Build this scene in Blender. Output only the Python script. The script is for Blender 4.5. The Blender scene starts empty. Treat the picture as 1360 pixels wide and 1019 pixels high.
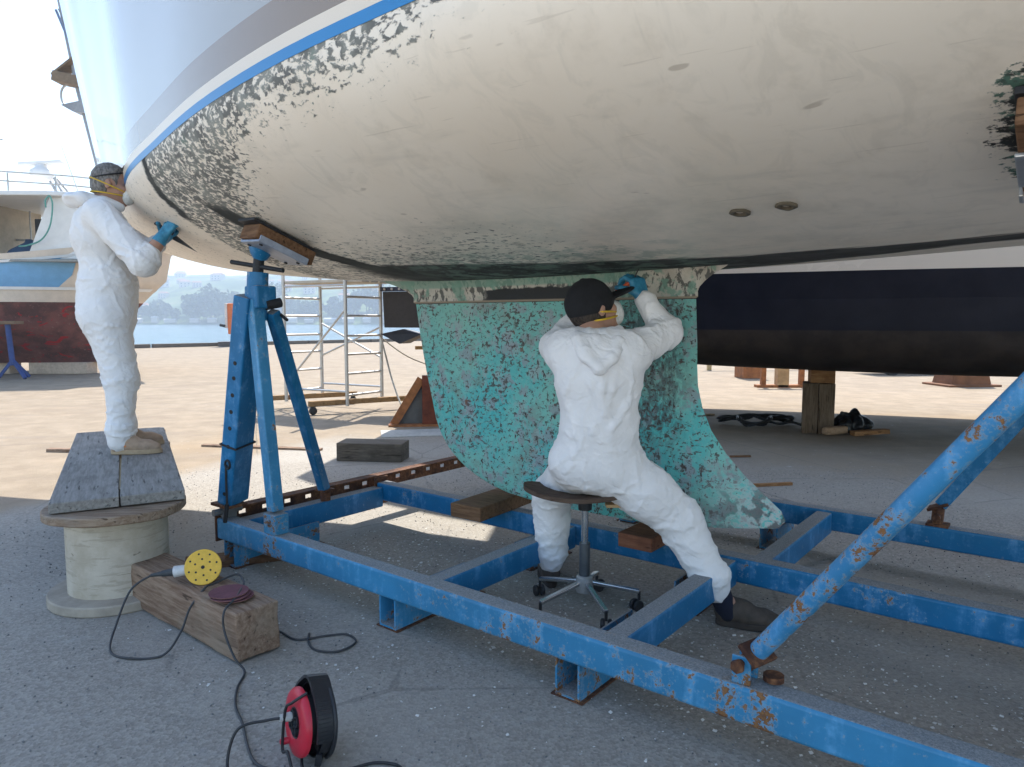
import bpy, bmesh, math, random
import numpy as np
from mathutils import Vector, Matrix, noise as mnoise
R = math.radians
random.seed(7)
rng = np.random.default_rng(11)
S = bpy.context.scene
COL = S.collection

# ---------------------------------------------------------------- camera, sky, sun, exposure
PITCH = math.atan((509.5 - 425) / 950)
cam = bpy.data.cameras.new('camera'); camo = bpy.data.objects.new('camera', cam); COL.objects.link(camo)
cam.sensor_width = 36; cam.lens = 36 * 950 / 1360; cam.clip_start = .05; cam.clip_end = 8000
camo.location = (0, 0, 1.3); camo.rotation_euler = (R(90) - PITCH, 0, 0)
S.camera = camo
SUN_AZ, SUN_EL = R(8), R(52.5)           # azimuth from +Y towards +X
world = bpy.data.worlds.new('World'); S.world = world; world.use_nodes = True
wn = world.node_tree; wn.nodes.clear()
sky = wn.nodes.new('ShaderNodeTexSky'); sky.sky_type = 'NISHITA'; sky.sun_disc = False
sky.sun_elevation = SUN_EL; sky.sun_rotation = SUN_AZ; sky.air_density = 1.15; sky.dust_density = .9; sky.ozone_density = 1.2
bg = wn.nodes.new('ShaderNodeBackground'); bg.inputs['Strength'].default_value = .076
wo = wn.nodes.new('ShaderNodeOutputWorld')
wn.links.new(sky.outputs[0], bg.inputs['Color']); wn.links.new(bg.outputs[0], wo.inputs['Surface'])
sun = bpy.data.lights.new('sun', 'SUN'); sun.energy = 2.0; sun.angle = R(.5); sun.color = (1, .94, .85)
suno = bpy.data.objects.new('sun', sun); COL.objects.link(suno)
_d = Vector((math.sin(SUN_AZ) * math.cos(SUN_EL), math.cos(SUN_AZ) * math.cos(SUN_EL), math.sin(SUN_EL)))
suno.rotation_euler = _d.to_track_quat('Z', 'Y').to_euler(); suno.location = (0, 20, 60)
S.view_settings.view_transform = 'Standard'; S.view_settings.look = 'None'
S.view_settings.exposure = 2.3; S.view_settings.gamma = 1

# ---------------------------------------------------------------- node helpers
class V:
    def __init__(s, m, sock): s.m, s.s = m, sock
    def _o(s, op, b, c=None):
        n = s.m.nt.nodes.new('ShaderNodeMath'); n.operation = op
        for i, x in enumerate((s, b, c)):
            if x is None: continue
            if isinstance(x, V): s.m.nt.links.new(x.s, n.inputs[i])
            else: n.inputs[i].default_value = x
        return V(s.m, n.outputs[0])
    def __add__(s, b): return s._o('ADD', b)
    def __sub__(s, b): return s._o('SUBTRACT', b)
    def __mul__(s, b): return s._o('MULTIPLY', b)
    __radd__ = __add__; __rmul__ = __mul__
    def __rsub__(s, b): return (s * -1) + b
    def max(s, b): return s._o('MAXIMUM', b)
    def min(s, b): return s._o('MINIMUM', b)
    def gt(s, b): return s._o('GREATER_THAN', b)
    def abs(s): return s._o('ABSOLUTE', None)
    def pow(s, b): return s._o('POWER', b)
    def sin(s): return s._o('SINE', None)
    def sqrt(s): return s._o('SQRT', None)
    def fract(s): return s._o('FRACT', None)
    def ss(s, a, b):                       # smoothstep a..b -> 0..1 (a > b runs the other way)
        n = s.m.nt.nodes.new('ShaderNodeMapRange'); n.interpolation_type = 'SMOOTHSTEP'
        lo, hi, t0, t1 = (a, b, 0, 1) if a < b else (b, a, 1, 0)
        n.inputs[1].default_value = lo; n.inputs[2].default_value = hi; n.inputs[3].default_value = t0; n.inputs[4].default_value = t1
        s.m.nt.links.new(s.s, n.inputs[0]); return V(s.m, n.outputs[0])

class Mat:
    def __init__(s, name, color=(.5, .5, .5), rough=.6, metal=0., spec=.4):
        s.mat = bpy.data.materials.new(name); s.mat.use_nodes = True; s.nt = s.mat.node_tree
        s.b = s.nt.nodes['Principled BSDF']
        s.b.inputs['Roughness'].default_value = rough; s.b.inputs['Metallic'].default_value = metal
        s.b.inputs['Specular IOR Level'].default_value = spec
        s.b.inputs['Base Color'].default_value = (*color, 1); s.h = None
    def tc(s, kind='Object', scale=(1, 1, 1), rot=(0, 0, 0), loc=(0, 0, 0)):
        n = s.nt.nodes.new('ShaderNodeTexCoord'); o = n.outputs[kind]
        if scale != (1, 1, 1) or rot != (0, 0, 0) or loc != (0, 0, 0):
            m = s.nt.nodes.new('ShaderNodeMapping'); m.inputs['Scale'].default_value = scale
            m.inputs['Rotation'].default_value = rot; m.inputs['Location'].default_value = loc
            s.nt.links.new(o, m.inputs[0]); o = m.outputs[0]
        return o
    def xyz(s, sock=None):
        n = s.nt.nodes.new('ShaderNodeSeparateXYZ'); s.nt.links.new(sock or s.tc(), n.inputs[0])
        return [V(s, o) for o in n.outputs]
    def normal(s):
        n = s.nt.nodes.new('ShaderNodeNewGeometry'); return s.xyz(n.outputs['Normal'])
    def noise(s, scale, detail=3, rough=.5, dist=0, vec=None):
        n = s.nt.nodes.new('ShaderNodeTexNoise'); n.inputs['Scale'].default_value = scale; n.inputs['Detail'].default_value = detail
        n.inputs['Roughness'].default_value = rough; n.inputs['Distortion'].default_value = dist
        s.nt.links.new(vec or s.tc(), n.inputs['Vector']); return V(s, n.outputs['Fac'])
    def vor(s, scale, feature='F1', vec=None, rand=1.):
        n = s.nt.nodes.new('ShaderNodeTexVoronoi'); n.feature = feature; n.inputs['Scale'].default_value = scale
        n.inputs['Randomness'].default_value = rand
        s.nt.links.new(vec or s.tc(), n.inputs['Vector']); return V(s, n.outputs['Distance'])
    def vcell(s, scale, vec=None):
        n = s.nt.nodes.new('ShaderNodeTexVoronoi'); n.inputs['Scale'].default_value = scale
        s.nt.links.new(vec or s.tc(), n.inputs['Vector']); return s.xyz(n.outputs['Color'])[0]
    def mix(s, f, a, b):
        n = s.nt.nodes.new('ShaderNodeMix'); n.data_type = 'RGBA'
        for i, x in ((0, f), (6, a), (7, b)):
            if isinstance(x, V): s.nt.links.new(x.s, n.inputs[i])
            elif isinstance(x, tuple): n.inputs[i].default_value = (*x, 1)
            elif isinstance(x, (int, float)): n.inputs[i].default_value = x
            else: s.nt.links.new(x, n.inputs[i])
        return n.outputs[2]
    def color(s, sock): s.nt.links.new(sock, s.b.inputs['Base Color']); return s
    def rough(s, v): s.nt.links.new(v.s, s.b.inputs['Roughness']); return s
    def bump(s, v, dist=.002, strength=1.):
        n = s.nt.nodes.new('ShaderNodeBump'); n.inputs['Distance'].default_value = dist; n.inputs['Strength'].default_value = strength
        s.nt.links.new(v.s, n.inputs['Height'])
        if s.h: s.nt.links.new(s.h, n.inputs['Normal'])
        s.h = n.outputs[0]; s.nt.links.new(s.h, s.b.inputs['Normal']); return s

def plain(name, c, rough=.6, metal=0., var=.25, scale=20, bump=.0006, spec=.4):
    m = Mat(name, c, rough, metal, spec)
    n = m.noise(scale, 5, .65); f = m.noise(scale * .15, 3)
    d = tuple(x * (1 - var) for x in c); l = tuple(min(1, x * (1 + var * .6)) for x in c)
    m.color(m.mix((n * .6 + f * .4).ss(.3, .7), d, l))
    if bump: m.bump(n, bump)
    return m.mat

# ---------------------------------------------------------------- mesh helpers
def frame_to(d, up=(0, 0, 1)):
    d = Vector(d).normalized(); up = Vector(up)
    if abs(d.dot(up)) > .97: up = Vector((1, 0, 0))
    x = d; z = (up - d * up.dot(d)).normalized(); y = z.cross(x)
    return Matrix((x, y, z)).transposed()              # columns: along, side, up

def crom(pts, n=8, closed=False):
    P = [Vector(p) for p in pts]; out = []
    m = len(P)
    for i in range(m if closed else m - 1):
        if closed: a, b, c, d = P[i - 1], P[i], P[(i + 1) % m], P[(i + 2) % m]
        else: a, b, c, d = P[max(i - 1, 0)], P[i], P[i + 1], P[min(i + 2, m - 1)]
        for k in range(n):
            t = k / n
            out.append(.5 * ((2 * b) + (c - a) * t + (2 * a - 5 * b + 4 * c - d) * t * t + (3 * b - a - 3 * c + d) * t ** 3))
    if not closed: out.append(P[-1])
    return out

class MB:
    def __init__(s): s.v = []; s.f = []
    def add(s, vs, fs):
        o = len(s.v); s.v += [tuple(v) for v in vs]; s.f += [tuple(i + o for i in f) for f in fs]; return s
    def box(s, c, sz, rot=None):
        c = Vector(c); h = Vector(sz) * .5; rot = rot or Matrix.Identity(3)
        vs = [c + rot @ Vector((x * h.x, y * h.y, z * h.z)) for x in (-1, 1) for y in (-1, 1) for z in (-1, 1)]
        return s.add(vs, [(0, 1, 3, 2), (4, 6, 7, 5), (0, 4, 5, 1), (2, 3, 7, 6), (0, 2, 6, 4), (1, 5, 7, 3)])
    def bar(s, a, b, w, h, up=(0, 0, 1)):
        a = Vector(a); b = Vector(b); return s.box((a + b) / 2, ((b - a).length, w, h), frame_to(b - a, up))
    def tube(s, pts, r, n=10, closed=False):
        P = [Vector(p) for p in pts]; m = len(P); rs = r if isinstance(r, (list, tuple)) else [r] * m
        t0 = (P[1] - P[0]).normalized(); u = frame_to(t0).col[2].copy(); vs = []
        for i in range(m):
            t = ((P[(i + 1) % m] - P[i - 1]) if closed else (P[min(i + 1, m - 1)] - P[max(i - 1, 0)]))
            t = t.normalized() if t.length > 1e-9 else t0
            u = (u - t * u.dot(t)); u = u.normalized() if u.length > 1e-6 else frame_to(t).col[2].copy()
            w = t.cross(u)
            for k in range(n):
                a = 2 * math.pi * k / n; vs.append(P[i] + (u * math.cos(a) + w * math.sin(a)) * rs[i])
        fs = []
        for i in range(m if closed else m - 1):
            j = (i + 1) % m
            for k in range(n): fs.append((i * n + k, i * n + (k + 1) % n, j * n + (k + 1) % n, j * n + k))
        if not closed: fs += [tuple(range(n - 1, -1, -1)), tuple((m - 1) * n + k for k in range(n))]
        return s.add(vs, fs)
    def cyl(s, a, b, r0, r1=None, n=24): return s.tube([a, b], [r0, r0 if r1 is None else r1], n)
    def lathe(s, prof, n=32, mtx=None):                 # prof: (r, z), closed to the axis when r = 0
        mtx = mtx or Matrix.Identity(4); vs = []; fs = []
        for r, z in prof:
            for k in range(n):
                a = 2 * math.pi * k / n; vs.append(mtx @ Vector((r * math.cos(a), r * math.sin(a), z)))
        for i in range(len(prof) - 1):
            for k in range(n): fs.append((i * n + k, i * n + (k + 1) % n, (i + 1) * n + (k + 1) % n, (i + 1) * n + k))
        return s.add(vs, fs)
    def prism(s, poly, t, mtx=None):                    # 2-D outline in local xy, thickness along local z
        mtx = mtx or Matrix.Identity(4); n = len(poly)
        vs = [mtx @ Vector((x, y, -t / 2)) for x, y in poly] + [mtx @ Vector((x, y, t / 2)) for x, y in poly]
        return s.add(vs, [tuple(range(n - 1, -1, -1)), tuple(range(n, 2 * n))] + [(i, (i + 1) % n, n + (i + 1) % n, n + i) for i in range(n)])
    def grid(s, rows, close=False):
        m = len(rows[0]); vs = [p for r in rows for p in r]; fs = []
        for i in range(len(rows) - 1):
            for k in range(m if close else m - 1): fs.append((i * m + k, i * m + (k + 1) % m, (i + 1) * m + (k + 1) % m, (i + 1) * m + k))
        return s.add(vs, fs)
    def quad(s, a, b, c, d): return s.add([a, b, c, d], [(0, 1, 2, 3)])
    def jitter(s, amp, freq=6., seed=0):
        s.v = [tuple(Vector(v) + mnoise.noise_vector(Vector(v) * freq + Vector((seed, seed, seed))) * amp) for v in s.v]; return s
    def build(s, name, mat, parent=None, loc=None, rotz=0., bevel=0., smooth=False, seg=2, sub=0, auto=None):
        me = bpy.data.meshes.new(name); me.from_pydata([tuple(v) for v in s.v], [], s.f); me.update()
        bm = bmesh.new(); bm.from_mesh(me); bmesh.ops.remove_doubles(bm, verts=bm.verts, dist=1e-5)
        if sub: bmesh.ops.subdivide_edges(bm, edges=bm.edges, cuts=sub, use_grid_fill=True)
        bmesh.ops.recalc_face_normals(bm, faces=bm.faces); bm.to_mesh(me); bm.free()
        me.materials.append(mat)
        o = bpy.data.objects.new(name, me); COL.objects.link(o)
        if parent: o.parent = parent
        if loc is not None: o.location = loc
        o.rotation_euler = (0, 0, rotz)
        if smooth:
            me.polygons.foreach_set('use_smooth', [True] * len(me.polygons))
            if auto:
                bm = bmesh.new(); bm.from_mesh(me)
                for e in bm.edges:
                    if len(e.link_faces) == 2 and e.calc_face_angle(0) > R(auto): e.smooth = False
                bm.to_mesh(me); bm.free()
        if bevel:
            md = o.modifiers.new('bevel', 'BEVEL'); md.width = bevel; md.segments = seg; md.limit_method = 'ANGLE'; md.angle_limit = R(35)
        return o

def thing(name, label, cat, loc=(0, 0, 0), rotz=0., group=None):
    o = bpy.data.objects.new(name, None); COL.objects.link(o); o.location = loc; o.rotation_euler = (0, 0, rotz)
    o.empty_display_size = .1; o['label'] = label; o['category'] = cat
    if group: o['group'] = group
    return o
def tag(o, label, cat, group=None):
    o['label'] = label; o['category'] = cat
    if group: o['group'] = group
    return o
def struct(o): o['kind'] = 'structure'; return o
def stuff(o): o['kind'] = 'stuff'; return o

# ---------------------------------------------------------------- implicit surfaces (bodies, clothing, gloves)
class SDF:
    def __init__(s): s.p = []
    def cap(s, a, b, ra, rb=None, k=.03):
        s.p.append(('c', np.array(a, float), np.array(b, float), ra, ra if rb is None else rb, k)); return s
    def chain(s, pts, rs, k=.03):
        for i in range(len(pts) - 1): s.cap(pts[i], pts[i + 1], rs[i], rs[i + 1], k)
        return s
    def ell(s, c, r, axes=None, k=.03):
        ax = np.eye(3) if axes is None else np.array([np.array(v, float) / np.linalg.norm(v) for v in axes])
        s.p.append(('e', np.array(c, float), np.array(r, float), ax, k)); return s
    def cut(s, c, r, axes=None, k=.01):
        s.ell(c, r, axes, k); q = s.p.pop(); s.p.append(('x',) + q[1:]); return s
    @staticmethod
    def _d(q, P):
        if q[0] == 'c':
            a, b, ra, rb = q[1:5]; ab = b - a; t = np.clip(((P - a) @ ab) / max(ab @ ab, 1e-12), 0, 1)
            d = P - a - t[..., None] * ab
            return np.sqrt((d * d).sum(-1)) - (ra + (rb - ra) * t)
        c, r, ax = q[1:4]; L = (P - c) @ ax.T; k0 = np.sqrt(((L / r) ** 2).sum(-1)); k1 = np.sqrt(((L / (r * r)) ** 2).sum(-1))
        return k0 * (k0 - 1) / np.maximum(k1, 1e-6)
    @staticmethod
    def _join(d, e, q):
        k = q[-1]
        if q[0] == 'x':
            h = np.clip(.5 - .5 * (e + d) / k, 0, 1); return d * (1 - h) - e * h + k * h * (1 - h)
        h = np.clip(.5 + .5 * (e - d) / k, 0, 1); return e * (1 - h) + d * h - k * h * (1 - h)
    def at(s, P, skip=0):
        d = np.full(P.shape[:-1], .5)
        for q in s.p: d = s._join(d, s._d(q, P), q)
        return d
    def _bb(s, q):
        if q[0] == 'c': m = max(q[3], q[4]); return np.minimum(q[1], q[2]) - m, np.maximum(q[1], q[2]) + m
        m = max(q[2]); return q[1] - m, q[1] + m
    def mesh(s, h):
        bbs = [s._bb(q) for q in s.p if q[0] != 'x']
        lo = np.min([b[0] for b in bbs], 0) - 3 * h; hi = np.max([b[1] for b in bbs], 0) + 3 * h
        n = np.ceil((hi - lo) / h).astype(int) + 1
        D = np.full(n, .5, np.float32); ax = [lo[i] + h * np.arange(n[i]) for i in range(3)]
        for q in s.p:
            b0, b1 = s._bb(q); mrg = q[-1] + 2.5 * h
            i0 = np.maximum(((b0 - mrg - lo) / h).astype(int), 0); i1 = np.minimum(((b1 + mrg - lo) / h).astype(int) + 2, n)
            if (i1 <= i0).any(): continue
            sl = tuple(slice(i0[i], i1[i]) for i in range(3))
            P = np.stack(np.meshgrid(*[ax[i][sl[i]] for i in range(3)], indexing='ij'), -1)
            D[sl] = s._join(D[sl], s._d(q, P), q)
        return surface_nets(D, lo, h)

def surface_nets(D, lo, h):
    ins = D < 0; n = D.shape
    c = np.zeros(tuple(x - 1 for x in n), np.int8)
    for dx in (0, 1):
        for dy in (0, 1):
            for dz in (0, 1): c += ins[dx:n[0] - 1 + dx, dy:n[1] - 1 + dy, dz:n[2] - 1 + dz]
    act = np.argwhere((c > 0) & (c < 8)); idx = np.full(c.shape, -1, int); idx[tuple(act.T)] = np.arange(len(act))
    acc = np.zeros((len(act), 3)); cnt = np.zeros(len(act)); cr = [(x, y, z) for x in (0, 1) for y in (0, 1) for z in (0, 1)]
    for i, a in enumerate(cr):
        for b in cr[i + 1:]:
            if sum(abs(p - q) for p, q in zip(a, b)) != 1: continue
            da = D[tuple((act + a).T)].astype(float); db = D[tuple((act + b).T)].astype(float); m = (da < 0) != (db < 0)
            t = np.where(m, da / np.where(m, da - db, 1), 0)
            acc[m] += (np.array(a) + t[:, None] * (np.array(b) - np.array(a)))[m]; cnt[m] += 1
    vs = lo + h * (act + acc / cnt[:, None]); fs = []
    for ax in range(3):
        u, w = [(1, 2), (2, 0), (0, 1)][ax]
        s0 = [slice(None)] * 3; s1 = [slice(None)] * 3; s0[ax] = slice(0, -1); s1[ax] = slice(1, None)
        e = np.argwhere(ins[tuple(s0)] != ins[tuple(s1)])
        e = e[(e[:, u] > 0) & (e[:, w] > 0) & (e[:, u] < n[u] - 1) & (e[:, w] < n[w] - 1)]
        fl = ins[tuple(e.T)]
        q = []
        for du, dw in ((-1, -1), (0, -1), (0, 0), (-1, 0)):
            k = e.copy(); k[:, u] += du; k[:, w] += dw; q.append(idx[tuple(k.T)])
        q = np.stack(q, 1); q[~fl] = q[~fl][:, ::-1]; fs.append(q)
    return vs, np.concatenate(fs)

def sdf_obj(name, sdf, h, mat, parent, origin=(0, 0, 0), disp=None, relax=1):
    vs, fs = sdf.mesh(h)
    if relax:
        e = np.concatenate([fs[:, [0, 1]], fs[:, [1, 2]], fs[:, [2, 3]], fs[:, [3, 0]]])
        for _ in range(relax):
            a = np.zeros_like(vs); c = np.zeros(len(vs)); np.add.at(a, e[:, 0], vs[e[:, 1]]); np.add.at(c, e[:, 0], 1)
            np.add.at(a, e[:, 1], vs[e[:, 0]]); np.add.at(c, e[:, 1], 1); vs = vs * .4 + .6 * a / np.maximum(c, 1)[:, None]
    me = bpy.data.meshes.new(name)
    vs = vs - np.array(origin)
    me.from_pydata(vs.tolist(), [], fs.tolist()); me.update()
    if disp:
        no = np.zeros(len(vs) * 3); me.vertices.foreach_get('normal', no); no = no.reshape(-1, 3)
        amt = np.array([disp(Vector(v)) for v in vs]); vs = vs + no * amt[:, None]
        me.vertices.foreach_set('co', vs.ravel()); me.update()
    me.polygons.foreach_set('use_smooth', [True] * len(me.polygons))
    me.materials.append(mat); o = bpy.data.objects.new(name, me); COL.objects.link(o)
    if parent: o.parent = parent
    return o

def folds(sdf, a, b, n, amp, slant=.25, span=1.6, seed=0, rmax=.3, k=.009, t0=0., t1=1., ph=None):
    """Creases: short bent ridges laid on the surface of SDF around the limb a-b."""
    amp *= .62; rr = random.Random(seed); a = np.array(a, float); b = np.array(b, float); M = frame_to(b - a)
    y = np.array(M.col[1]); z = np.array(M.col[2]); add = []
    for i in range(n):
        t = t0 + (t1 - t0) * rr.random(); f0 = (ph[0] + (ph[1] - ph[0]) * rr.random()) if ph else rr.random() * 6.283
        sp = span * (.5 + rr.random() * .7); sl = slant * (rr.random() * 2 - 1); pts = []
        for j in range(7):
            q = j / 6 - .5; c = a + (b - a) * min(max(t + sl * q + .03 * math.sin(j * 2.1 + i), -.05), 1.05)
            f = f0 + sp * q; pts.append((c, y * math.cos(f) + z * math.sin(f)))
        C = np.array([p[0] for p in pts]); Dn = np.array([p[1] for p in pts])
        lo = np.zeros(7); hi = np.full(7, rmax)
        for _ in range(12):
            m = (lo + hi) / 2; d = sdf.at(C + Dn * m[:, None]); lo = np.where(d < 0, m, lo); hi = np.where(d < 0, hi, m)
        if (hi > rmax * .95).any(): continue
        am = amp * (.6 + .7 * rr.random()); Q = C + Dn * (lo - am * .35)[:, None]
        add.append((Q, [am * (.25 + .75 * math.sin(math.pi * (j + .5) / 7)) for j in range(7)]))
    for Q, rs in add: sdf.chain(list(Q), rs, k)

AX = np.array([.785, -.6195, 0.]); AX /= np.linalg.norm(AX); NX = np.array([-AX[1], AX[0], 0.])
BOAT_ROT = math.atan2(AX[1], AX[0]); BOAT_LOC = tuple(-2 * AX + 3.085 * NX)
def bw(x, y, z): p = (x - 2) * AX + (y + 3.085) * NX; return (p[0], p[1], z)       # boat frame -> world
# ================================================================= the setting
QX, QY, QD = -14.2, 36.5, (.702, .712)
def quay(t, off=0.): return (QX + QD[0] * t + QD[1] * off * -1, QY + QD[1] * t + QD[0] * off)

def ground_mat():
    m = Mat('yard_surface', (.2, .2, .2), .9, spec=.2)
    x, y, z = m.xyz()
    big = m.noise(.35, 4, .6); mid = m.noise(3., 5, .65); fine = m.noise(60, 6, .75); grit = m.vor(95); grit2 = m.vcell(95)
    big2 = m.noise(.9, 3, .55, .6)
    # two surfaces: grey gritty asphalt near the cradle, worn pinkish concrete beyond
    edge = y - (x * .05) + (mid - .5) * 1.0 + (big - .5) * 2.2
    far = (edge + ((x + 2.0) * -1).max(0) * 2.2).ss(7.4, 8.6)
    right = (x * .5 + y + (mid - .5) * 1.2).ss(6.6, 8.4)
    far = far.max(right * .85).max((y + x * .15 + (big - .5) * 1.5).ss(.9, -.3))  # last term: concrete also behind the camera, unseen, added for warm bounce
    asph = m.mix(grit2.ss(0, 1), (.235, .212, .185), (.375, .345, .30))
    asph = m.mix((fine - .5).ss(-.12, .2) * .8, asph, (.31, .285, .25))
    asph = m.mix(big2.ss(.42, .7) * .55, asph, (.38, .355, .315))
    asph = m.mix(mid.ss(.62, .8) * .5, asph, (.16, .157, .152))
    dust = (m.noise(7, 6, .7)).ss(.55, .75)
    asph = m.mix(dust * .4, asph, (.42, .405, .385))
    conc = m.mix(mid.ss(.3, .75), (.24, .192, .138), (.32, .26, .192))
    conc = m.mix(big2.ss(.5, .68) * .6, conc, (.22, .175, .13))
    conc = m.mix(fine.ss(.5, .75) * .35, conc, (.18, .155, .128))
    ochre = m.noise(.5, 2).ss(.5, .7) * edge.ss(13, 8.5)
    conc = m.mix(ochre * .55, conc, (.31, .23, .145))
    # sandy streak where the two meet, slab joints, tyre marks
    jx = ((x * .94 + y * .34 + (mid - .5) * .05) * .21).fract().ss(.004, .0) + ((y * .94 - x * .34 + (mid - .5) * .06) * .23).fract().ss(.0045, 0)
    conc = m.mix(jx.min(1) * .7, conc, (.09, .08, .07))
    tyre = (m.noise(1, 4, .6, vec=m.tc(scale=(.25, 2.6, 1), rot=(0, 0, R(-12))))).ss(.56, .68)
    conc = m.mix(tyre * .35, conc, (.2, .17, .145))
    back = (y + (big - .5)).ss(-.6, -1.6)  # unseen ground behind the camera, made paler to bounce light onto the hull
    conc = m.mix(back, conc, m.mix(mid.ss(.3, .7), (.56, .50, .42), (.64, .58, .50)))
    crk = m.vor(.55, 'DISTANCE_TO_EDGE', vec=m.tc(loc=(.3, .7, 0)))
    ck_ = (crk + (mid - .5) * .03).abs().ss(.006, .001) * (big2 * 1.).ss(.42, .55)
    asph = m.mix(ck_ * .3, asph, (.07, .068, .066))
    c = m.mix(far, asph, conc)
    spat = (m.noise(16, 3, .6)).ss(.665, .70) * big.ss(.42, .58)
    c = m.mix(spat * .5, c, (.5, .5, .48))
    m.color(c)
    h = fine * .5 + grit * .35 + mid * .8
    m.bump(h, .006, .8)
    return m.mat
mb = MB()
a = quay(-60); b = quay(190)
mb.add([(a[0], a[1], 0), (a[0], -25, 0), (125, -25, 0), (125, b[1], 0), (b[0], b[1], 0)], [(0, 1, 2, 3, 4)])
struct(mb.build('ground', ground_mat()))
mb = MB(); c0 = quay(-60, .02); c1 = quay(190, .02)
mb.bar((c0[0], c0[1], -1.6), (c1[0], c1[1], -1.6), .5, 3.1); struct(mb.build('quay_wall', plain('quay_concrete', (.22, .2, .18), .9)))
kb = MB()
for i in range(-14, 40):
    p, q = quay(i * 4.02, -.35), quay(i * 4.02 + 3.9, -.35); kb.bar((p[0], p[1], .09), (q[0], q[1], .09), .3, .18)
tag(kb.build('quay_kerb', plain('kerb_timber', (.12, .095, .07), .85), bevel=.02), 'low dark timber kerb running along the quay edge beside the water', 'kerb')

# water
m = Mat('sea_water', (.02, .07, .1), .12, spec=.5)
w1 = m.noise(1, 4, .6, vec=m.tc(scale=(.10, .45, 1))); w2 = m.noise(1, 3, .6, vec=m.tc(scale=(.5, 1.6, 1)))
m.bump(w1 * 1. + w2 * .4, .5, .9); m.color(m.mix(w1.ss(.4, .65), (.02, .075, .1), (.05, .13, .16)))
mb = MB(); mb.add([(-1150, -20, -1.6), (900, -20, -1.6), (900, 470, -1.6), (-1150, 470, -1.6)], [(0, 1, 2, 3)])
struct(mb.build('water', m.mat))

# hills across the bay
def hill_h(x, y):
    d = y - 452
    n = mnoise.fractal(Vector((x * .004, y * .004, 3.1)), 1., 2., 4) * 26 + mnoise.noise(Vector((x * .02, y * .02, 0))) * 3
    h = max(-4, min(d * .25, 4) + max(d - 25, 0) ** .98 * 0.175 * (1 + .3 * math.sin(x * .006 + 1.2)) + n * min(max(d, 0) / 160, 1))
    return h if h < 45 else 45 + 38 * (1 - math.exp(-(h - 45) / 38))
mb = MB(); rows = []
for j in range(60):
    y = 440 + 900 * (j / 59) ** 1.4
    rows.append([Vector((x, y, hill_h(x, y))) for x in np.linspace(-1000, 800, 130)])
mb.grid(rows)
m = Mat('hillside', (.1, .13, .05), .95, spec=.1)
n1 = m.noise(.02, 5, .65); n2 = m.noise(.09, 4, .7)
c = m.mix(n1.ss(.42, .58), (.04, .08, .03), (.12, .17, .06)); c = m.mix(n2.ss(.55, .68) * .8, c, (.03, .05, .022)); c = m.mix((n1 * n2 * 4).ss(1.1, 1.5) * .6, c, (.24, .22, .12))
m.color(c); m.bump(n2, 3., .8)
struct(mb.build('hills', m.mat, smooth=True))

# the wood along the far shore: leaf clumps that read as one mass
def leaf_mat(name, a, b):
    m = Mat(name, a, .8, spec=.15); m.color(m.mix(m.noise(.25, 3).ss(.35, .65), a, b)); return m.mat
mb = MB(); rr = random.Random(3)
for i in range(150):
    x = -330 + 340 * (i / 150) + rr.uniform(-3, 3); y = rr.choice((454, 462, 472, 486)) + rr.uniform(-3, 3)
    hgt = rr.uniform(9, 19) * (1.2 if math.sin(x * .06) > -.1 else .6); rad = hgt * rr.uniform(.28, .46); z0 = max(hill_h(x, y), 0)
    lob = [(rr.uniform(-.6, .6) * rad, rr.uniform(-.6, .6) * rad, hgt * rr.uniform(.35, .85), rad * rr.uniform(.4, .75)) for _ in range(7)]
    for k in range(130):
        L = lob[k % 7]; th = rr.uniform(0, 6.283); u = rr.uniform(-1, 1); q = math.sqrt(1 - u * u); r = L[3] * rr.uniform(.75, 1.1)
        c = Vector((x + L[0] + r * q * math.cos(th), y + L[1] + r * q * math.sin(th), z0 + L[2] + r * u)); s = rr.uniform(.7, 1.5)
        M = Matrix.Rotation(rr.uniform(0, 6.3), 3, Vector((rr.uniform(-1, 1), rr.uniform(-1, 1), rr.uniform(-1, 1))).normalized())
        mb.quad(*[c + M @ Vector(p) * s for p in ((-1, -.8, 0), (1, -.7, .2), (.8, .9, 0), (-.9, .8, -.2))])
    mb.cyl((x, y, z0 - 1), (x, y, z0 + hgt * .6), .35, .2, 5)
o = stuff(mb.build('shore_trees', leaf_mat('shore_foliage', (.035, .06, .028), (.07, .1, .04))))
tag(o, 'hazy blue green wood along the far shore of the bay', 'trees')

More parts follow.
